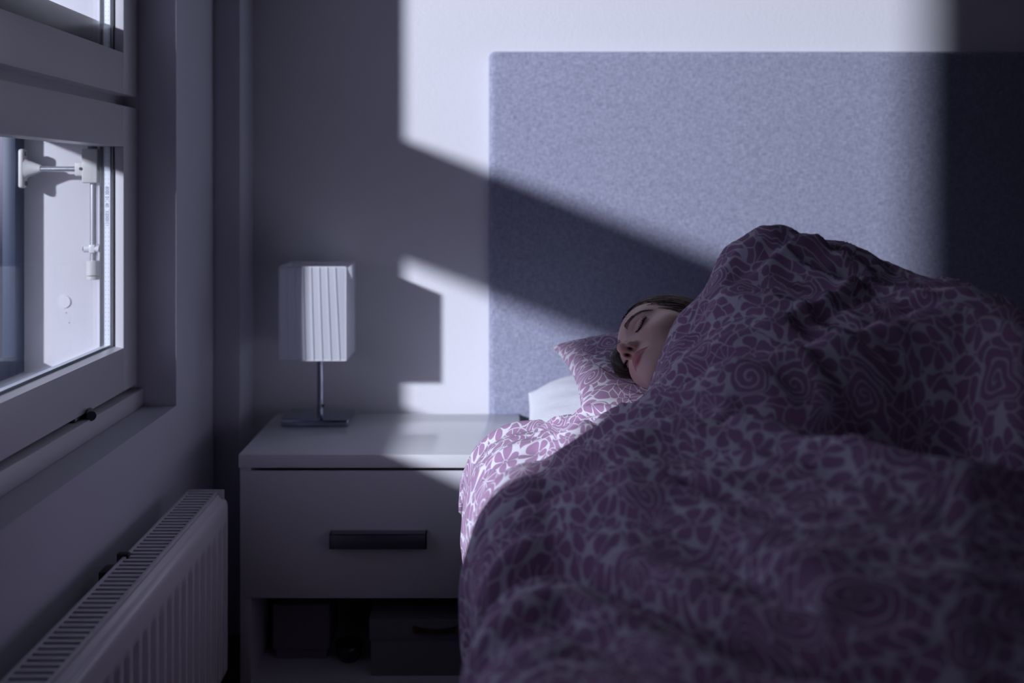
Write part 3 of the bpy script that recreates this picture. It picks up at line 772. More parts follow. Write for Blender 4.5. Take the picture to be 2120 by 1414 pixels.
# creases: (polyline of (px, Y)), width, height, sharpness power
CR = [
    ([(0.3293, 1.5048), (0.3371, 1.4897), (0.3454, 1.4777), (0.3551, 1.4727), (0.3635, 1.4717), (0.3715, 1.4697), (0.3798, 1.4687), (0.3866, 1.4647), (0.3936, 1.4617), (0.4014, 1.4617), (0.412, 1.4597), (0.4231, 1.4597), (0.4342, 1.4597), (0.4431, 1.4587), (0.452, 1.4577), (0.4612, 1.4577)], 0.010, 0.010),
    ([(0.3385, 1.4597), (0.3468, 1.4547), (0.3565, 1.4557), (0.3659, 1.4557), (0.3759, 1.4537), (0.3857, 1.4507), (0.3957, 1.4487), (0.406, 1.4477), (0.4165, 1.4477), (0.4274, 1.4487), (0.4379, 1.4487), (0.4485, 1.4487), (0.459, 1.4487)], 0.009, -0.014),
    ([(0.3815, 1.4347), (0.3919, 1.4347), (0.4026, 1.4357), (0.414, 1.4387), (0.4245, 1.4407), (0.4355, 1.4437), (0.4464, 1.4467), (0.4566, 1.4447), (0.467, 1.4437), (0.4774, 1.4427), (0.4868, 1.4387), (0.4964, 1.4357), (0.5061, 1.4327)], 0.009, 0.012),
    ([(0.4789, 1.4347), (0.4925, 1.4337), (0.5061, 1.4327), (0.52, 1.4327), (0.5351, 1.4297), (0.5501, 1.4267), (0.5647, 1.4227)], 0.007, -0.008),
    ([(0.4733, 1.4177), (0.4874, 1.4167), (0.5021, 1.4177), (0.5166, 1.4177), (0.5287, 1.4177), (0.5409, 1.4177), (0.553, 1.4177), (0.56, 1.4157), (0.5674, 1.4147), (0.5744, 1.4127)], 0.010, 0.012),
    ([(0.3822, 1.3396), (0.3992, 1.3406), (0.4168, 1.3436), (0.4348, 1.3476), (0.4499, 1.3516), (0.4654, 1.3566), (0.481, 1.3617), (0.4922, 1.3667), (0.504, 1.3727), (0.5161, 1.3797), (0.525, 1.3837), (0.5339, 1.3877), (0.5429, 1.3917)], 0.010, 0.014),
    ([(0.4055, 1.3306), (0.419, 1.3326), (0.4326, 1.3346), (0.4465, 1.3376), (0.4652, 1.3416), (0.4847, 1.3476), (0.5052, 1.3556), (0.5205, 1.3556), (0.5355, 1.3546), (0.5508, 1.3546)], 0.010, -0.010),
    ([(0.3219, 1.3596), (0.3422, 1.3526), (0.3621, 1.3456), (0.3822, 1.3396), (0.3946, 1.3376), (0.4073, 1.3366), (0.4203, 1.3366)], 0.010, 0.008),
    ([(0.4546, 1.2526), (0.4949, 1.3116), (0.5138, 1.3116), (0.5323, 1.3106), (0.5454, 1.3086), (0.5585, 1.3066), (0.572, 1.3056), (0.5852, 1.2996), (0.5986, 1.2946), (0.6119, 1.2896)], 0.007, -0.010),
    ([(0.2495, 1.2015), (0.2631, 1.1925), (0.2764, 1.1835), (0.3033, 1.2306), (0.3177, 1.2246), (0.3316, 1.2175), (0.3457, 1.2115), (0.3595, 1.2055), (0.3736, 1.2005), (0.3534, 1.0905)], 0.008, -0.012),
    ([(0.3772, 1.2185), (0.3966, 1.2115), (0.4168, 1.2075), (0.4372, 1.2045), (0.4575, 1.2015), (0.478, 1.1995), (0.4981, 1.1965), (0.5181, 1.1935), (0.5371, 1.1885), (0.5554, 1.1825)], 0.009, 0.008),
    ([(0.3001, 1.1285), (0.316, 1.1075), (0.3307, 1.0855), (0.3447, 1.0634), (0.3578, 1.0414), (0.37, 1.0194), (0.3817, 0.9984), (0.399, 0.9774), (0.416, 0.9584), (0.4335, 0.9424), (0.4495, 0.9313), (0.4691, 0.9283), (0.4885, 0.9253)], 0.014, -0.010),
    ([(0.2635, 1.1605), (0.2806, 1.1385), (0.2969, 1.1165), (0.3122, 1.0945), (0.3265, 1.0714), (0.3398, 1.0484), (0.3526, 1.0264), (0.3658, 1.0034), (0.3784, 0.9814), (0.3925, 0.9654)], 0.012, 0.008),
    ([(0.207, 1.0454), (0.2194, 1.0244), (0.2311, 1.0034), (0.2416, 0.9804), (0.2515, 0.9574), (0.2602, 0.9333), (0.2694, 0.9133), (0.2802, 0.8913), (0.2905, 0.8703), (0.3039, 0.8603), (0.3231, 0.8523), (0.3415, 0.8433), (0.3595, 0.8343)], 0.015, -0.014),
    ([(0.1809, 1.1725), (0.1988, 1.1445), (0.2162, 1.1195), (0.2324, 1.0935), (0.2461, 1.0684), (0.2589, 1.0434), (0.2711, 1.0194), (0.2869, 0.9944), (0.302, 0.9704), (0.3162, 0.9474)], 0.013, -0.012),
    ([(0.0039, 0.9994), (0.0165, 0.9824), (0.0288, 0.9664), (0.0406, 0.9514), (0.0544, 0.9233), (0.0673, 0.8973), (0.0797, 0.8733)], 0.014, 0.014),
    ([(0.1795, 1.3306), (0.161, 1.3376), (0.1423, 1.3456), (0.1235, 1.3536), (0.1042, 1.3586), (0.0847, 1.3637), (0.0651, 1.3687), (0.0497, 1.3707), (0.0343, 1.3757), (0.0188, 1.3807)], 0.012, -0.012),
    ([(0.1346, 1.2165), (0.1208, 1.2165), (0.107, 1.2165), (0.0933, 1.2165), (0.0795, 1.2165), (0.0656, 1.2135), (0.0518, 1.2125), (0.042, 1.2125), (0.0322, 1.2125), (0.0223, 1.2095)], 0.010, -0.014),
    ([(0.1334, 1.6368), (0.1488, 1.6028), (0.1658, 1.5918), (0.1824, 1.5798), (0.1956, 1.5628), (0.193, 1.4307), (0.2047, 1.4157)], 0.008, 0.008),
    ([(0.135, 1.5628), (0.15, 1.5358), (0.1569, 1.4397), (0.172, 1.4297), (0.1847, 1.4207), (0.1871, 1.3386), (0.1987, 1.3296)], 0.007, -0.009),
    ([(0.2835, 1.5058), (0.2895, 1.4867), (0.2953, 1.4677), (0.3011, 1.4497), (0.3076, 1.4367), (0.3139, 1.4227), (0.3203, 1.4107), (0.3297, 1.4117), (0.3398, 1.4157), (0.3504, 1.4217)], 0.012, -0.006),
    ([(0.2485, 1.4717), (0.2547, 1.4267), (0.2639, 1.4017), (0.2753, 1.3907), (0.2871, 1.3827), (0.299, 1.3757), (0.3108, 1.3687), (0.3234, 1.3657), (0.3366, 1.3657), (0.3499, 1.3657)], 0.010, 0.006),
    ([(0.2371, 1.3276), (0.2577, 1.3687), (0.2703, 1.3657), (0.2832, 1.3637), (0.2988, 1.3546), (0.3143, 1.3456), (0.3302, 1.3396)], 0.008, -0.006),
]
def _prof(q):      # a rounded crest with soft flanks
    return np.exp(-(np.sqrt(q * q + 0.12) - 0.3464) * 1.25)
def creases(X, Y):
    z = np.zeros_like(X)
    for pts, w, amp in CR:
        P = np.array(pts); n = len(P) - 1
        best = np.full(X.shape, 9.0); bt = np.zeros_like(X)
        for i in range(n):
            d = P[i + 1] - P[i]; L = d @ d
            t = np.clip(((X - P[i, 0]) * d[0] + (Y - P[i, 1]) * d[1]) / L, 0, 1)
            dd = np.hypot(X - P[i, 0] - t * d[0], Y - P[i, 1] - t * d[1])
            m = dd < best; best = np.where(m, dd, best); bt = np.where(m, (i + t) / n, bt)
        z += 1.25 * amp * _prof(best / w) * np.minimum(1, 3.5 * np.minimum(bt + 0.03, 1.03 - bt))
    return z
def wrinkle(X, Y):
    z = np.zeros_like(X); rg = np.random.default_rng(9)
    for k in range(34):
        a = rg.uniform(0.55, 1.25); fq = rg.uniform(45, 190); ph = rg.uniform(0, 6.28)
        q = X * math.cos(a) + Y * math.sin(a) + 0.018 * np.sin(9 * X - 5 * Y + ph) + 0.010 * np.sin(17 * Y + 11 * X + ph * 2)
        env = 0.5 + 0.5 * np.sin(X * rg.uniform(-9, 9) + Y * rg.uniform(-9, 9) + rg.uniform(0, 6.28))
        s = 1 - np.abs(np.sin(q * fq * 0.5 + ph))
        z += env ** 4 * (np.sqrt(s * s + 0.02)) ** 1.5 * (0.58 / fq)
    return z

def duvet_edge(X):       # far edge of the duvet, as Y over X
    yy_ = _rowY[-3]; xx_ = _ag * yy_
    o_ = np.interp(X, np.maximum.accumulate(xx_ + np.arange(900) * 1e-7), yy_)
    return o_ + 0.012 + 0.06 * np.clip((X - 0.36) / 0.2, 0, 1)

X0R, ROLL = 0.070, 0.090
NXG, NYG = 330, 340
sx = np.concatenate([np.linspace(X0R, 0.9, 230), np.linspace(0.9, 1.72, 70)[1:]])
nroll, ndrop = 26, 44
TY = np.linspace(0, 1, NYG)
XS = sx[None, :].repeat(NYG, 0)
EY = duvet_edge(XS)
YN0 = 0.22
tt = TY[:, None]
YS = YN0 + (EY - YN0) * (1 - (1 - tt) ** 1.0)
def soften(A, n):
    for _ in range(n):
        B = np.pad(A, 1, mode='edge')
        A = (B[:-2, 1:-1] + B[2:, 1:-1] + B[1:-1, :-2] + B[1:-1, 2:] + 2 * B[1:-1, 1:-1]) / 6
    return A
H = soften(hbase(XS, YS), 6) + creases(XS, YS) + wrinkle(XS, YS)
H = np.maximum(H, 0.545)
core = np.stack([XS, YS, H], 2)
# left rim: roll over the mattress edge and hang down
EYL = duvet_edge(np.array([0.0]))[0]
yl = YS[:, 0]
hl = H[:, 0]
left = []
rows = nroll + ndrop
for k in range(rows, 0, -1):
    if k <= nroll:
        th = k / nroll * 1.50
        x = X0R - ROLL * math.sin(th) ; dz = ROLL * (1 - math.cos(th)); dep = dz
    else:
        dd = (k - nroll) / ndrop
        th = 1.50
        x = X0R - ROLL * math.sin(th) - 0.0; dz = ROLL * (1 - math.cos(th)) + dd * 0.335
        dep = dz
    # the far end sags outwards most; soft vertical folds along the drop
    yy = yl + (EYL - duvet_edge(np.array([X0R]))[0]) * 0.0
    yy = yl * (1 + 0.0)
    far = np.clip((yy - 1.25) / 0.5, 0, 1)
    drop = np.clip(dep / 0.15, 0, 1)
    fold = (0.010 * np.sin(yy * 21 + 0.6 + dep * 3) + 0.006 * np.sin(yy * 47 + 1.1 - dep * 5) + 0.004 * np.sin(yy * 83 + dep * 9)) * drop
    prof = np.interp(dep, [0, 0.10, 0.20, 0.35, 0.43], [0, 0.004, -0.010, -0.024, -0.028])
    xx = x - 0.025 * far * drop - fold * (1 - 0.4 * far) - prof * 1.0
    zz = hl - dep - 0.012 * drop * (1 - far)
    # run of the hanging edge drifts towards the foot as it falls
    ysh = yy + 0.0
    left.append(np.stack([xx, ysh + 0.05 * far * (1 - dep / 0.5) * drop, np.maximum(zz, 0.12)], 1))
left = np.stack(left, 1)
G = np.concatenate([left, core], 1)          # rows along Y, columns from the hem up over the bed
# wrinkles carried down over the drop
nc = G.shape[1]
# smooth away the seam between roll and core
for it in range(3):
    s0, s1 = nroll + ndrop - 8, nroll + ndrop + 8
    G[:, s0:s1] = 0.25 * G[:, s0 - 1:s1 - 1] + 0.5 * G[:, s0:s1] + 0.25 * G[:, s0 + 1:s1 + 1]
# far edge: the cover rolls under itself
ext = []
d = G[-1] - G[-4]; d[:, 2] = 0; d /= (np.linalg.norm(d, axis=1)[:, None] + 1e-9)
for k in range(1, 15):
    th = k / 14 * 2.5
    r = (0.005 + 0.011 * np.clip((np.arange(G.shape[1]) - nroll - ndrop) / 30, 0, 1))[:, None]
    off = d * (r * math.sin(th)); q = G[-1] + off; q[:, 2] -= (r * 1.15 * (1 - math.cos(th)))[:, 0]
    if k > 11: q[:, 2] -= 0.004 * (k - 11)
    ext.append(q)
G = np.concatenate([G, np.stack(ext, 0)], 0)
# near hem tucked down at the foot
ny, nx = G.shape[:2]
du = np.zeros((ny, nx)); du[:, 1:] = np.linalg.norm(np.diff(G, axis=1), axis=2); U = np.cumsum(du, 1); U -= U[:, nroll + ndrop][:, None]
dv = np.zeros((ny, nx)); dv[1:] = np.linalg.norm(np.diff(G, axis=0), axis=2); Vv = np.cumsum(dv, 0)
Vv = 0.55 * Vv + 0.45 * Vv.mean(1)[:, None]
idx = np.arange(ny * nx).reshape(ny, nx)
Fq = np.stack([idx[:-1, :-1], idx[:-1, 1:], idx[1:, 1:], idx[1:, :-1]], -1).reshape(-1, 4)
me = bpy.data.meshes.new('duvet'); me.from_pydata(G.reshape(-1, 3).tolist(), [], Fq.tolist())
uvl = me.uv_layers.new(name='UVMap')
li = np.zeros(len(me.loops), np.int32); me.loops.foreach_get('vertex_index', li)
uvl.data.foreach_set('uv', np.stack([U.ravel(), Vv.ravel()], 1)[li].astype(np.float32).ravel())
me.polygons.foreach_set('use_smooth', [True] * len(me.polygons)); me.materials.append(FLORAL)
duvet = bpy.data.objects.new('duvet', me); link(duvet)
md = duvet.modifiers.new('thick', 'SOLIDIFY'); md.thickness = 0.008; md.offset = -1
tag(duvet, 'mauve duvet with white floral line print heaped over the sleeping person', 'duvet')
# ---------------------------------------------------------------- sculpting by distance fields
def smin(a, b, k):
    h = np.clip(0.5 + 0.5 * (b - a) / k, 0, 1)
    return b + (a - b) * h - k * h * (1 - h)

def smax(a, b, k):
    return -smin(-a, -b, k)

class Field:
    def __init__(s, xs, ys, zs):
        s.x = xs[:, None, None].astype(np.float32)
        s.y = ys[None, :, None].astype(np.float32)
        s.z = zs[None, None, :].astype(np.float32)

    def ell(s, c, r, rot=None):
        dx, dy, dz = s.x - c[0], s.y - c[1], s.z - c[2]
        if rot is not None:          # rotation about the local x axis by angle
            ca, sa = math.cos(rot), math.sin(rot)
            dy, dz = ca * dy + sa * dz, -sa * dy + ca * dz
        k0 = np.sqrt((dx / r[0]) ** 2 + (dy / r[1]) ** 2 + (dz / r[2]) ** 2)
        k1 = np.sqrt((dx / r[0] ** 2) ** 2 + (dy / r[1] ** 2) ** 2 + (dz / r[2] ** 2) ** 2) + 1e-6
        return (k0 * (k0 - 1) / k1).astype(np.float32)

    def sph(s, c, r):
        return np.sqrt((s.x - c[0]) ** 2 + (s.y - c[1]) ** 2 + (s.z - c[2]) ** 2) - r

    def cap(s, a, b, ra, rb):
        a = np.array(a, float); b = np.array(b, float); d = b - a; L = float(d @ d) + 1e-12
        h = np.clip(((s.x - a[0]) * d[0] + (s.y - a[1]) * d[1] + (s.z - a[2]) * d[2]) / L, 0, 1)
        q = np.sqrt((s.x - a[0] - h * d[0]) ** 2 + (s.y - a[1] - h * d[1]) ** 2 + (s.z - a[2] - h * d[2]) ** 2)
        return q - (ra + (rb - ra) * h)

    def chain(s, pts, rad, k=0.002):
        f = None
        for i in range(len(pts) - 1):
            c = s.cap(pts[i], pts[i + 1], rad[i], rad[i + 1])
            f = c if f is None else smin(f, c, k)
        return f

def surface_nets(F, xs, ys, zs):
    S = F < 0
    nx, ny, nz = F.shape
    c = np.zeros((nx - 1, ny - 1, nz - 1), np.uint8)
    for i in (0, 1):
        for j in (0, 1):
            for k in (0, 1):
                c += S[i:nx - 1 + i, j:ny - 1 + j, k:nz - 1 + k]
    act = (c > 0) & (c < 8)
    I, J, K = np.nonzero(act)
    idx = -np.ones(act.shape, np.int32); idx[I, J, K] = np.arange(len(I))
    acc = np.zeros((len(I), 3)); cnt = np.zeros(len(I))
    ax = (xs, ys, zs)
    for d in range(3):
        for a in (0, 1):
            for b in (0, 1):
                o = [0, 0, 0]; o[(d + 1) % 3] = a; o[(d + 2) % 3] = b
                e = list(o); e[d] = 1
                f0 = F[I + o[0], J + o[1], K + o[2]]; f1 = F[I + e[0], J + e[1], K + e[2]]
                m = (f0 < 0) != (f1 < 0)
                t = np.where(m, f0 / np.where(m, f0 - f1, 1), 0)
                G = (I, J, K)
                p = np.zeros((len(I), 3))
                for q in range(3):
                    v0 = ax[q][G[q] + o[q]]; v1 = ax[q][G[q] + e[q]]
                    p[:, q] = v0 + (v1 - v0) * t
                acc += p * m[:, None]; cnt += m
    V = acc / cnt[:, None]
    quads = []
    for d in range(3):
        sl0 = [slice(1, -1)] * 3; sl1 = [slice(1, -1)] * 3
        sl0[d] = slice(0, -1); sl1[d] = slice(1, None)
        m = S[tuple(sl0)] != S[tuple(sl1)]
        i, j, k = np.nonzero(m)
        g = [i + 1, j + 1, k + 1]; g[d] = g[d] - 1
        ins = S[g[0], g[1], g[2]]
        u, v = (d + 1) % 3, (d + 2) % 3
        def cell(du, dv):
            h = [g[0].copy(), g[1].copy(), g[2].copy()]
            h[u] = h[u] - du; h[v] = h[v] - dv
            return idx[h[0], h[1], h[2]]
        q = np.stack([cell(1, 1), cell(0, 1), cell(0, 0), cell(1, 0)], 1)
        q[~ins] = q[~ins][:, ::-1]
        quads.append(q)
    return V, np.concatenate(quads)

def graded(lo, flo, fhi, hi, fine, grow=1.18, big=0.013):
    mid = list(np.arange(flo, fhi, fine))
    up = [mid[-1]]; st = fine
    while up[-1] < hi:
        st = min(st * grow, big); up.append(up[-1] + st)
    dn = [mid[0]]; st = fine
    while dn[-1] > lo:
        st = min(st * grow, big); dn.append(dn[-1] - st)
    return np.array(dn[:0:-1] + mid + up[1:])

# head frame: r = her left (towards the ceiling), u = chin to crown, n = out of the face
HEAD_C = np.array([0.3128, 1.68, 0.7400])
HEAD_R = np.array([[0.3155, -0.245, 0.9168], [-0.178, 0.9335, 0.3107], [-0.932, -0.2605, 0.2517]])
_U, _s, _V = np.linalg.svd(HEAD_R); HEAD_R = _U @ _V
def to_world(P): return np.asarray(P) @ HEAD_R + HEAD_C
def to_head(P): return (np.asarray(P) - HEAD_C) @ HEAD_R.T

def lash_line(sgn, t):      # the closed lid's lower edge, t from the inner to the outer corner
    x = 0.0185 + 0.0275 * t
    y = -0.0035 - 0.0075 * math.sin(math.pi * min(1, t)) ** 0.8 + 0.003 * t
    return sgn * x, y

def build_body(fine=0.0013):
    xs = graded(-0.30, -0.062, 0.066, 0.30, fine)
    ys = graded(-1.60, -0.112, 0.045, 0.18, fine)
    zs = graded(-0.62, 0.02, 0.126, 0.30, fine)
    B = Field(xs, ys, zs)
    H = lambda *p: to_head(np.array(p, float))
    def W(pts, rad, k=0.02): return B.chain([H(*p) for p in pts], rad, k)
    # trunk (lying on her right side, head to the headboard, face to the window)
    body = W([(0.372, 1.50, 0.680), (0.42, 1.40, 0.675), (0.47, 1.25, 0.650), (0.52, 1.12, 0.630), (0.57, 1.00, 0.635)],
             [0.050, 0.095, 0.095, 0.085, 0.095], 0.04)
    body = smin(body, W([(0.42, 1.43, 0.69), (0.44, 1.42, 0.765)], [0.075, 0.060]), 0.04)
    body = smin(body, W([(0.41, 1.43, 0.68), (0.40, 1.43, 0.620)], [0.075, 0.062]), 0.04)
    body = smin(body, W([(0.57, 1.0, 0.635), (0.58, 0.98, 0.665)], [0.095, 0.08]), 0.04)
    body = smin(body, W([(0.575, 0.97, 0.665), (0.52, 0.63, 0.625), (0.69, 0.30, 0.590), (0.64, 0.22, 0.580)],
                        [0.078, 0.052, 0.034, 0.022]), 0.02)
    body = smin(body, W([(0.57, 0.97, 0.610), (0.54, 0.60, 0.580), (0.73, 0.28, 0.570), (0.68, 0.20, 0.570)],
                        [0.078, 0.050, 0.034, 0.022]), 0.02)
    body = smin(body, W([(0.445, 1.42, 0.765), (0.42, 1.20, 0.665), (0.36, 1.37, 0.615)], [0.046, 0.036, 0.024], 0.008), 0.012)
    body = smin(body, W([(0.40, 1.42, 0.61), (0.35, 1.22, 0.590), (0.29, 1.37, 0.580)], [0.046, 0.036, 0.024], 0.008), 0.012)
    for bx, by, bz in ((0.355, 1.375, 0.613), (0.285, 1.372, 0.580)):   # hands resting under the cover
        body = smin(body, W([(bx, by, bz), (bx - 0.03, by + 0.06, bz)], [0.022, 0.026]), 0.012)
        for q in range(4):
            a = 0.013 * (q - 1.5)
            L = (0.055, 0.066, 0.062, 0.048)[q]
            body = smin(body, W([(bx - 0.035 + a, by + 0.07, bz), (bx - 0.042 + a * 1.2, by + 0.075 + L * 0.5, bz + 0.004),
                                 (bx - 0.045 + a * 1.2, by + 0.075 + L, bz - 0.006)], [0.009, 0.008, 0.0065], 0.003), 0.004)
        body = smin(body, W([(bx + 0.004, by + 0.03, bz), (bx + 0.02, by + 0.06, bz + 0.006), (bx + 0.018, by + 0.085, bz)],
                            [0.011, 0.009, 0.0075], 0.003), 0.005)
    neck = B.chain([(0, -0.02, -0.015), (0, -0.10, -0.020), H(0.372, 1.50, 0.690)], [0.055, 0.052, 0.056], 0.02)
    body = smin(body, neck, 0.03)
    # head, at full resolution only
    iy = np.searchsorted(ys, -0.135)
    ix0, ix1 = np.searchsorted(xs, -0.11), np.searchsorted(xs, 0.11)
    iz0 = np.searchsorted(zs, -0.14); iz1 = np.searchsorted(zs, 0.15)
    h = Field(xs[ix0:ix1], ys[iy:], zs[iz0:iz1])
    f = h.ell((0, 0.028, -0.012), (0.073, 0.088, 0.095))                 # skull
    f = smin(f, h.ell((0, 0.018, 0.022), (0.062, 0.060, 0.066)), 0.02)    # brow and forehead
    f = smin(f, h.ell((0, -0.040, 0.026), (0.0545, 0.062, 0.060)), 0.025)   # mid face
    f = smin(f, h.ell((0, -0.070, 0.040), (0.036, 0.036, 0.046)), 0.022)
    f = smin(f, h.sph((0, -0.093, 0.070), 0.0165), 0.022)                # chin
    for s in (-1, 1):
        f = smin(f, h.cap((s * 0.041, -0.058, -0.002), (s * 0.011, -0.090, 0.062), 0.017, 0.014), 0.024)  # jaw
        f = smin(f, h.sph((s * 0.035, -0.036, 0.0555), 0.0205), 0.022)     # cheek
        f = smin(f, h.sph((s * 0.050, -0.020, 0.034), 0.018), 0.022)
        f = smin(f, h.cap((s * 0.014, 0.018, 0.0765), (s * 0.040, 0.021, 0.0640), 0.0075, 0.008), 0.016)  # brow ridge
        f = smax(f, -h.ell((s * 0.0300, -0.002, 0.0985), (0.0205, 0.0135, 0.0175)), 0.013)  # socket
        f = smin(f, h.ell((s * 0.0315, -0.0025, 0.0660), (0.0155, 0.0130, 0.0145)), 0.003)   # closed lid over the eyeball
    def surf(x, y):      # depth of the skin at (x, y), from the field built so far
        i = int(np.argmin(abs(h.x[:, 0, 0] - x))); j = int(np.argmin(abs(h.y[0, :, 0] - y)))
        col = f[i, j, :]; zz = h.z[0, 0, :]
        k = int(np.nonzero(col < 0)[0].max())
        if k + 1 >= len(col): return float(zz[k])
        t = col[k] / (col[k] - col[k + 1])
        return float(zz[k] + t * (zz[k + 1] - zz[k]))
    # lid edge and lid crease
    for s in (-1, 1):
        pts = [(*lash_line(s, i / 10), surf(*lash_line(s, i / 10))) for i in range(11)]
        cr = []
        for i in range(11):
            t = i / 10; x = s * (0.0165 + 0.0305 * t); y = 0.0005 + 0.0075 * math.sin(math.pi * (0.1 + 0.85 * t))
            cr.append((x, y, surf(x, y)))
        f = smin(f, h.chain([(p[0], p[1] + 0.0016, p[2] - 0.0002) for p in pts], [0.0012] * 11, 0.0006), 0.002)
        f = smax(f, -h.chain([(p[0], p[1] - 0.0004, p[2] + 0.0006) for p in pts], [0.0009] * 11, 0.0006), 0.0012)
        f = smax(f, -h.chain(cr, [0.0006] * 11, 0.0006), 0.003)
    # nose
    nose = h.chain([(0, 0.008, 0.0820), (0, -0.012, 0.0915), (0, -0.030, 0.1050), (0, -0.040, 0.1120)],
                   [0.0052, 0.0046, 0.0050, 0.0062], 0.004)
    nose = smin(nose, h.sph((0, -0.0425, 0.1125), 0.0074), 0.006)
    for s in (-1, 1):
        nose = smin(nose, h.ell((s * 0.0098, -0.0455, 0.1005), (0.0062, 0.0070, 0.0100)), 0.005)
        nose = smin(nose, h.cap((s * 0.005, -0.020, 0.087), (s * 0.0095, -0.038, 0.090), 0.006, 0.007), 0.008)
        nose = smin(nose, h.cap((s * 0.003, -0.0400, 0.108), (s * 0.0090, -0.0430, 0.101), 0.0055, 0.0050), 0.005)
    nose = smin(nose, h.cap((0, -0.0480, 0.1090), (0, -0.0510, 0.0960), 0.0028, 0.0034), 0.004)
    f = smin(f, nose, 0.0075)
    for s in (-1, 1):
        f = smax(f, -h.ell((s * 0.0060, -0.0535, 0.1025), (0.0028, 0.0056, 0.0058)), 0.0016)   # nostrils
    # mouth
    f = smin(f, h.ell((0, -0.070, 0.076), (0.024, 0.021, 0.0185)), 0.012)
    def lipc(y0, z0, dip, w, n=13):
        P = []
        for i in range(n):
            t = -1 + 2 * i / (n - 1)
            P.append((w * t, y0 + dip * (abs(t) ** 1.5), z0 - 0.0125 * t * t))
        return P
    up = lipc(-0.0668, 0.0960, -0.0044, 0.0235); lo = lipc(-0.0762, 0.0950, 0.0046, 0.0210)
    up[6] = (0, -0.0676, 0.0953)
    ru = [0.0008 + 0.0042 * (1 - abs(-1 + 2 * i / 12) ** 1.6) for i in range(13)]
    rl = [0.0008 + 0.0054 * (1 - abs(-1 + 2 * i / 12) ** 1.8) for i in range(13)]
    f = smin(f, h.chain(up, ru, 0.001), 0.003)
    f = smin(f, h.chain(lo, rl, 0.001), 0.003)
    ml = []
    for i in range(15):
        t = -1 + 2 * i / 14; x = 0.0250 * t; y = -0.0716 - 0.0004 * abs(t) + (0.0006 if 0.15 < abs(t) < 0.6 else 0)
        ml.append((x, y, surf(x, y) + 0.0002))
    f = smax(f, -h.chain(ml, [0.0010] * 15, 0.0005), 0.0022)
    f = smax(f, -h.cap((0, -0.0555, 0.1010), (0, -0.0625, 0.1020), 0.0018, 0.0022), 0.004)
    f = smax(f, -h.ell((0, -0.0870, 0.1000), (0.012, 0.0030, 0.0045)), 0.008)
    # ears
    for s in (-1, 1):
        e = h.ell((s * 0.0755, -0.012, -0.010), (0.006, 0.030, 0.017))
        e = smax(e, -h.ell((s * 0.083, -0.010, -0.007), (0.006, 0.019, 0.010)), 0.004)
        f = smin(f, e, 0.006)
    sub = body[ix0:ix1, iy:, iz0:iz1]
    wgt = np.clip((zs[iz0:iz1] + 0.01) / 0.05, 0, 1)[None, None, :].astype(np.float32)
    blend = smin(sub, f, 0.022 * (1 - wgt) + 0.003 * wgt)
    body[ix0:ix1, iy:, iz0:iz1] = blend
    V, Q = surface_nets(body.astype(np.float32), xs, ys, zs)
    return V, Q
# ================================================================ the sleeping person
Vb, Qb = build_body()
xr, yu, zn = Vb[:, 0], Vb[:, 1], Vb[:, 2]
base_c = np.array([0.92, 0.66, 0.55]); lip_c = np.array([0.68, 0.26, 0.29]); blush = np.array([0.86, 0.45, 0.40]); lid_c = np.array([0.58, 0.33, 0.31])
def gss(cx, cy, sx_, sy_, side=False):
    xx = np.abs(xr) if side else xr
    return np.exp(-((xx - cx) / sx_) ** 2 - ((yu - cy) / sy_) ** 2)
frontm = np.clip((zn - 0.04) / 0.02, 0, 1)
colr = np.repeat(base_c[None], len(Vb), 0)
def lay(c, w):
    global colr
    colr = colr * (1 - w[:, None]) + c[None] * w[:, None]
lay(blush, 0.45 * gss(0.036, -0.036, 0.018, 0.016, True) * frontm)
lay(blush, 0.55 * np.exp(-((xr) / 0.014) ** 2 - ((yu + 0.046) / 0.011) ** 2) * np.clip((zn - 0.095) / 0.01, 0, 1))
lay(lid_c, 0.5 * gss(0.031, -0.002, 0.016, 0.010, True) * frontm)
tl = np.abs(xr) / 0.0245
halfh = np.where(yu > -0.0715, 0.0088 * (1 - np.clip(tl, 0, 1) ** 1.7) - 0.0012 * np.exp(-(xr / 0.003) ** 2), 0.0105 * (1 - np.clip(tl, 0, 1) ** 1.9))
lm = np.clip((halfh - np.abs(yu + 0.0715)) / 0.0012 + 0.3, 0, 1) * (tl < 1) * (zn > 0.075)
lay(lip_c, lm * 0.95)
nost = np.exp(-(((np.abs(xr) - 0.0060) / 0.0032) ** 2 + ((zn - 0.1025) / 0.006) ** 2)) * (yu < -0.0475) * (yu > -0.058)
lay(np.array([0.05, 0.012, 0.012]), np.clip(nost * 1.3, 0, 1) * np.clip((yu + 0.0530) / 0.0015, 0, 1))  # near-black tint paints the shade inside the nostrils
Wv = Vb @ HEAD_R + HEAD_C
# the body stays under the cover that lies on it
_m = (Wv[:, 1] < 1.47) & (Wv[:, 0] > 0.1)
_lim = hbase(Wv[_m, 0], Wv[_m, 1]) - 0.040
Wv[_m, 2] = np.where(Wv[_m, 2] > _lim - 0.03, _lim - 0.03 + 0.03 * np.tanh((Wv[_m, 2] - _lim + 0.03) / 0.03), Wv[_m, 2])
me = bpy.data.meshes.new('person'); me.from_pydata(Wv.tolist(), [], Qb.tolist())
me.polygons.foreach_set('use_smooth', [True] * len(me.polygons)); me.materials.append(SKIN)
at = me.color_attributes.new('tint', 'FLOAT_COLOR', 'POINT')
at.data.foreach_set('color', np.concatenate([colr, np.ones((len(colr), 1))], 1).astype(np.float32).ravel())
person = bpy.data.objects.new('person', me); link(person)
tag(person, 'person asleep on their side under the duvet, brown hair, eyes closed', 'person')

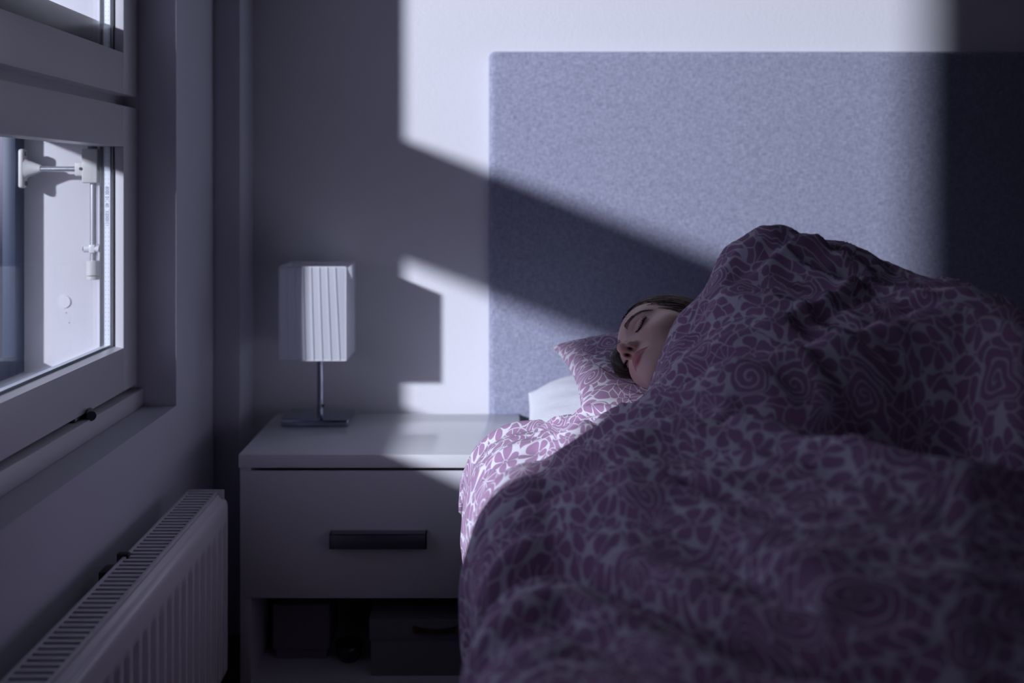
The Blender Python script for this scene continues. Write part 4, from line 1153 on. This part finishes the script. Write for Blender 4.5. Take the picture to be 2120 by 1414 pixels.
from mathutils.bvhtree import BVHTree
bvh = BVHTree.FromPolygons([Vector(v) for v in Vb.tolist()], [tuple(int(i) for i in q) for q in Qb])
def skin_at(x, y, z0=0.2):
    hit = bvh.ray_cast(Vector((x, y, z0)), Vector((0, 0, -1)))
    return hit[0], hit[1]
def head_mesh(name, paths, radii, mat, seg=5, shades=None):
    P = [[Vector(to_world([p])[0]) for p in path] for path in paths]
    V, Fc, tg = tubes(P, radii, seg)
    o = mesh_obj(name, V, Fc, mat, person, smooth=True)
    if shades is not None:
        a = o.data.attributes.new('shadev', 'FLOAT', 'POINT')
        a.data.foreach_set('value', np.array([shades[t] for t in tg], np.float32))
    return o
# eyelashes along the closed lids, eyebrows
for s in (-1, 1):
    paths = []; rad_ = []
    for i in range(46):
        t = 0.06 + 0.94 * i / 45 + random.uniform(-0.01, 0.01)
        x, y = lash_line(s, t); p, nrm = skin_at(x, y)
        L = (0.0065 + 0.0065 * t) * random.uniform(0.8, 1.1)
        outw = Vector((s * (t - 0.40) * 0.9, -0.75, 0.55)).normalized()
        pts = []
        for k in range(5):
            q = k / 4
            pts.append(p + outw * (L * q) + Vector((0, 0.30, 0.5)) * (L * 0.55 * q * q) - Vector((0, 0, 0.0004)))
        paths.append(pts); rad_.append([0.0004, 0.00036, 0.0003, 0.0002, 0.00008])
    # lid line
    ll = []
    for i in range(15):
        x, y = lash_line(s, i / 14); p, _ = skin_at(x, y - 0.0003); ll.append(p + Vector((0, 0, -0.0001)))
    paths.append(ll); rad_.append([0.0009] * 15)
    head_mesh('eyelashes', paths, rad_, LASHM, 4)
    paths = []; rad_ = []
    for i in range(300):
        t = random.random(); x = s * (0.012 + 0.040 * t)
        yc = 0.0140 + 0.0080 * math.sin(PI * min(1, t * 0.80 + 0.08)) - 0.003 * t
        wdt = 0.0056 * (1 - 0.78 * t)
        y = yc + random.uniform(-1, 1) * wdt
        p, nrm = skin_at(x, y)
        if p is None: continue
        dirv = Vector((s * (0.35 + 0.65 * t), 0.65 - 0.9 * t, -0.25 * t)).normalized(); L = random.uniform(0.004, 0.0065)
        pts = []
        for k in range(4):
            q = k / 3; pp = p + dirv * (L * q)
            sp, sn = skin_at(pp.x, pp.y)
            pts.append((sp + sn * (0.0002 + 0.0004 * math.sin(PI * q))) if sp else pp)
        paths.append(pts); rad_.append([0.00013, 0.00017, 0.00013, 0.00005])
    head_mesh('eyebrow', paths, rad_, HAIR, 4, [0.42] * len(paths))

# hair: a cap over the scalp, locks combed back over it, loose strands on the pillow
hx = np.arange(-0.094, 0.0941, 0.0030); hy = np.arange(-0.090, 0.1381, 0.0030); hz = np.arange(-0.125, 0.1051, 0.0030)
hf = Field(hx, hy, hz)
capf = hf.ell((0, 0.028, -0.014), (0.0785, 0.0935, 0.100))
front_edge = hf.ell((0, -0.020, 0.074), (0.0670, 0.0985, 0.078))
capf = smax(capf, -front_edge, 0.006)
capf = smax(capf, (hf.z * 0.9 - hf.y * 0.75 - 0.018) + 0 * hf.x, 0.008)
Vc, Qc = surface_nets(capf.astype(np.float32), hx, hy, hz)
cap_o = mesh_obj('hair', to_world(Vc).tolist(), Qc.tolist(), HAIR, person, smooth=True)
a = cap_o.data.attributes.new('shadev', 'FLOAT', 'POINT'); a.data.foreach_set('value', np.full(len(Vc), 0.25, np.float32))
cb = BVHTree.FromPolygons([Vector(v) for v in Vc.tolist()], [tuple(int(i) for i in q) for q in Qc])
paths = []; rad_ = []; shd = []
ctr = Vector((0, 0.028, -0.014))
def on_cap(p, lift):
    d = (p - ctr); k = math.sqrt((d.x / 0.0785) ** 2 + (d.y / 0.0935) ** 2 + (d.z / 0.100) ** 2)
    q = ctr + d / max(k, 1e-6); nrm = Vector((d.x / 0.0785 ** 2, d.y / 0.0935 ** 2, d.z / 0.1 ** 2)).normalized()
    return q + nrm * lift
for i in range(1150):
    # roots along the hairline, from the part over the temple to below the ear
    ang = random.uniform(-1.25, 1.25)
    x = 0.080 * math.sin(ang); s = 1 if x > 0 else -1
    y = 0.078 * math.cos(ang) + 0.012 + random.uniform(-0.002, 0.055) * math.cos(ang)
    if random.random() < 0.55:
        x = s * random.uniform(0.045, 0.079); y = random.uniform(-0.005, 0.085)
    z = (0.75 * y + 0.018) / 0.9 - random.uniform(0, 0.05)
    p = on_cap(Vector((x, y, z)), 0)
    pts = [p - Vector((0, 0.0, -0.003))]
    fl = Vector((0, random.uniform(-0.42, -0.18), -1)).normalized()
    lift = random.uniform(0.0002, 0.0022); ph = random.uniform(0, 6.3)
    nst = random.randint(9, 15)
    for k in range(nst):
        q = pts[-1] + fl * 0.0125 + Vector((0, 0.0007 * math.sin(k * 0.8 + ph), 0))
        pts.append(on_cap(q, lift + 0.0006 * math.sin(k * 0.6 + ph)))
        fl = (fl + Vector((0, -0.055, 0.02))).normalized()
    n = len(pts)
    paths.append(pts); rr = random.uniform(0.00035, 0.0011)
    rad_.append([rr * (0.35 + 0.65 * math.sin(PI * (0.12 + 0.8 * q / (n - 1)))) for q in range(n)])
    shd.append(random.uniform(0.0, 1.0) ** 1.3)
# fine hairs at the hairline
head_mesh('hair_strands', paths, rad_, HAIR, 5, shd)
# strands fanned over the pillow from under the face
pb = BVHTree.FromPolygons([v.co.copy() for v in fp.data.vertices], [tuple(p.vertices) for p in fp.data.polygons])
def on_pillow(x, y, lift=0.001):
    h = pb.ray_cast(Vector((x, y, 1.2)), Vector((0, 0, -1)))
    return Vector((x, y, (h[0].z if h[0] is not None else 0.66) + lift))
paths = []; rad_ = []; shd = []
def strand(P, r, lift0=0.0012, jit=0.0):
    pts = []
    n = 16
    Q = [Vector((p[0], p[1])) for p in P]
    for i in range(n):
        t = i / (n - 1) * (len(Q) - 1); k = min(int(t), len(Q) - 2); f = t - k
        p0 = Q[max(k - 1, 0)]; p1 = Q[k]; p2 = Q[k + 1]; p3 = Q[min(k + 2, len(Q) - 1)]
        c = 0.5 * ((2 * p1) + (-p0 + p2) * f + (2 * p0 - 5 * p1 + 4 * p2 - p3) * f * f + (-p0 + 3 * p1 - 3 * p2 + p3) * f ** 3)
        pts.append(on_pillow(c.x, c.y, lift0 * (1 - 0.6 * i / n)))
    paths.append(pts); rad_.append([r * (1 - 0.75 * (i / (n - 1)) ** 1.5) for i in range(n)]); shd.append(random.uniform(0, 0.25))
for i in range(260):       # the dark bundle beside the nose and brow
    j = random.gauss(0, 1); u = random.random()
    strand([(0.29 + 0.01 * j, 1.83 - 0.03 * u), (0.245 + 0.006 * j, 1.80 - 0.04 * u), (0.222 + 0.005 * random.gauss(0, 1), 1.745 - 0.03 * u), (0.232 + 0.004 * random.gauss(0, 1), 1.695 - 0.02 * u), (0.262, 1.665)],
           random.uniform(0.0003, 0.0006), 0.030 * random.random() + 0.001)
for P_, r in (([(0.27, 1.76), (0.235, 1.77), (0.20, 1.80), (0.165, 1.83)], 0.0007), ([(0.27, 1.765), (0.23, 1.78), (0.195, 1.815), (0.170, 1.86)], 0.0005),
              ([(0.26, 1.70), (0.215, 1.71), (0.185, 1.76)], 0.0004), ([(0.25, 1.64), (0.22, 1.66), (0.20, 1.68)], 0.0004), ([(0.255, 1.62), (0.225, 1.635), (0.205, 1.65)], 0.0004),
              ([(0.27, 1.60), (0.24, 1.605), (0.225, 1.62)], 0.0004)):
    for k in range(3):
        strand([(a_ + random.gauss(0, 0.0012), b_ + random.gauss(0, 0.0015)) for a_, b_ in P_], r * random.uniform(0.5, 1.0), 0.0012)
V, Fc, tg = tubes(paths, rad_, 5)
loose = mesh_obj('loose_strands', V, Fc, HAIR, person, smooth=True)
a = loose.data.attributes.new('shadev', 'FLOAT', 'POINT'); a.data.foreach_set('value', np.array([shd[t] for t in tg], np.float32))
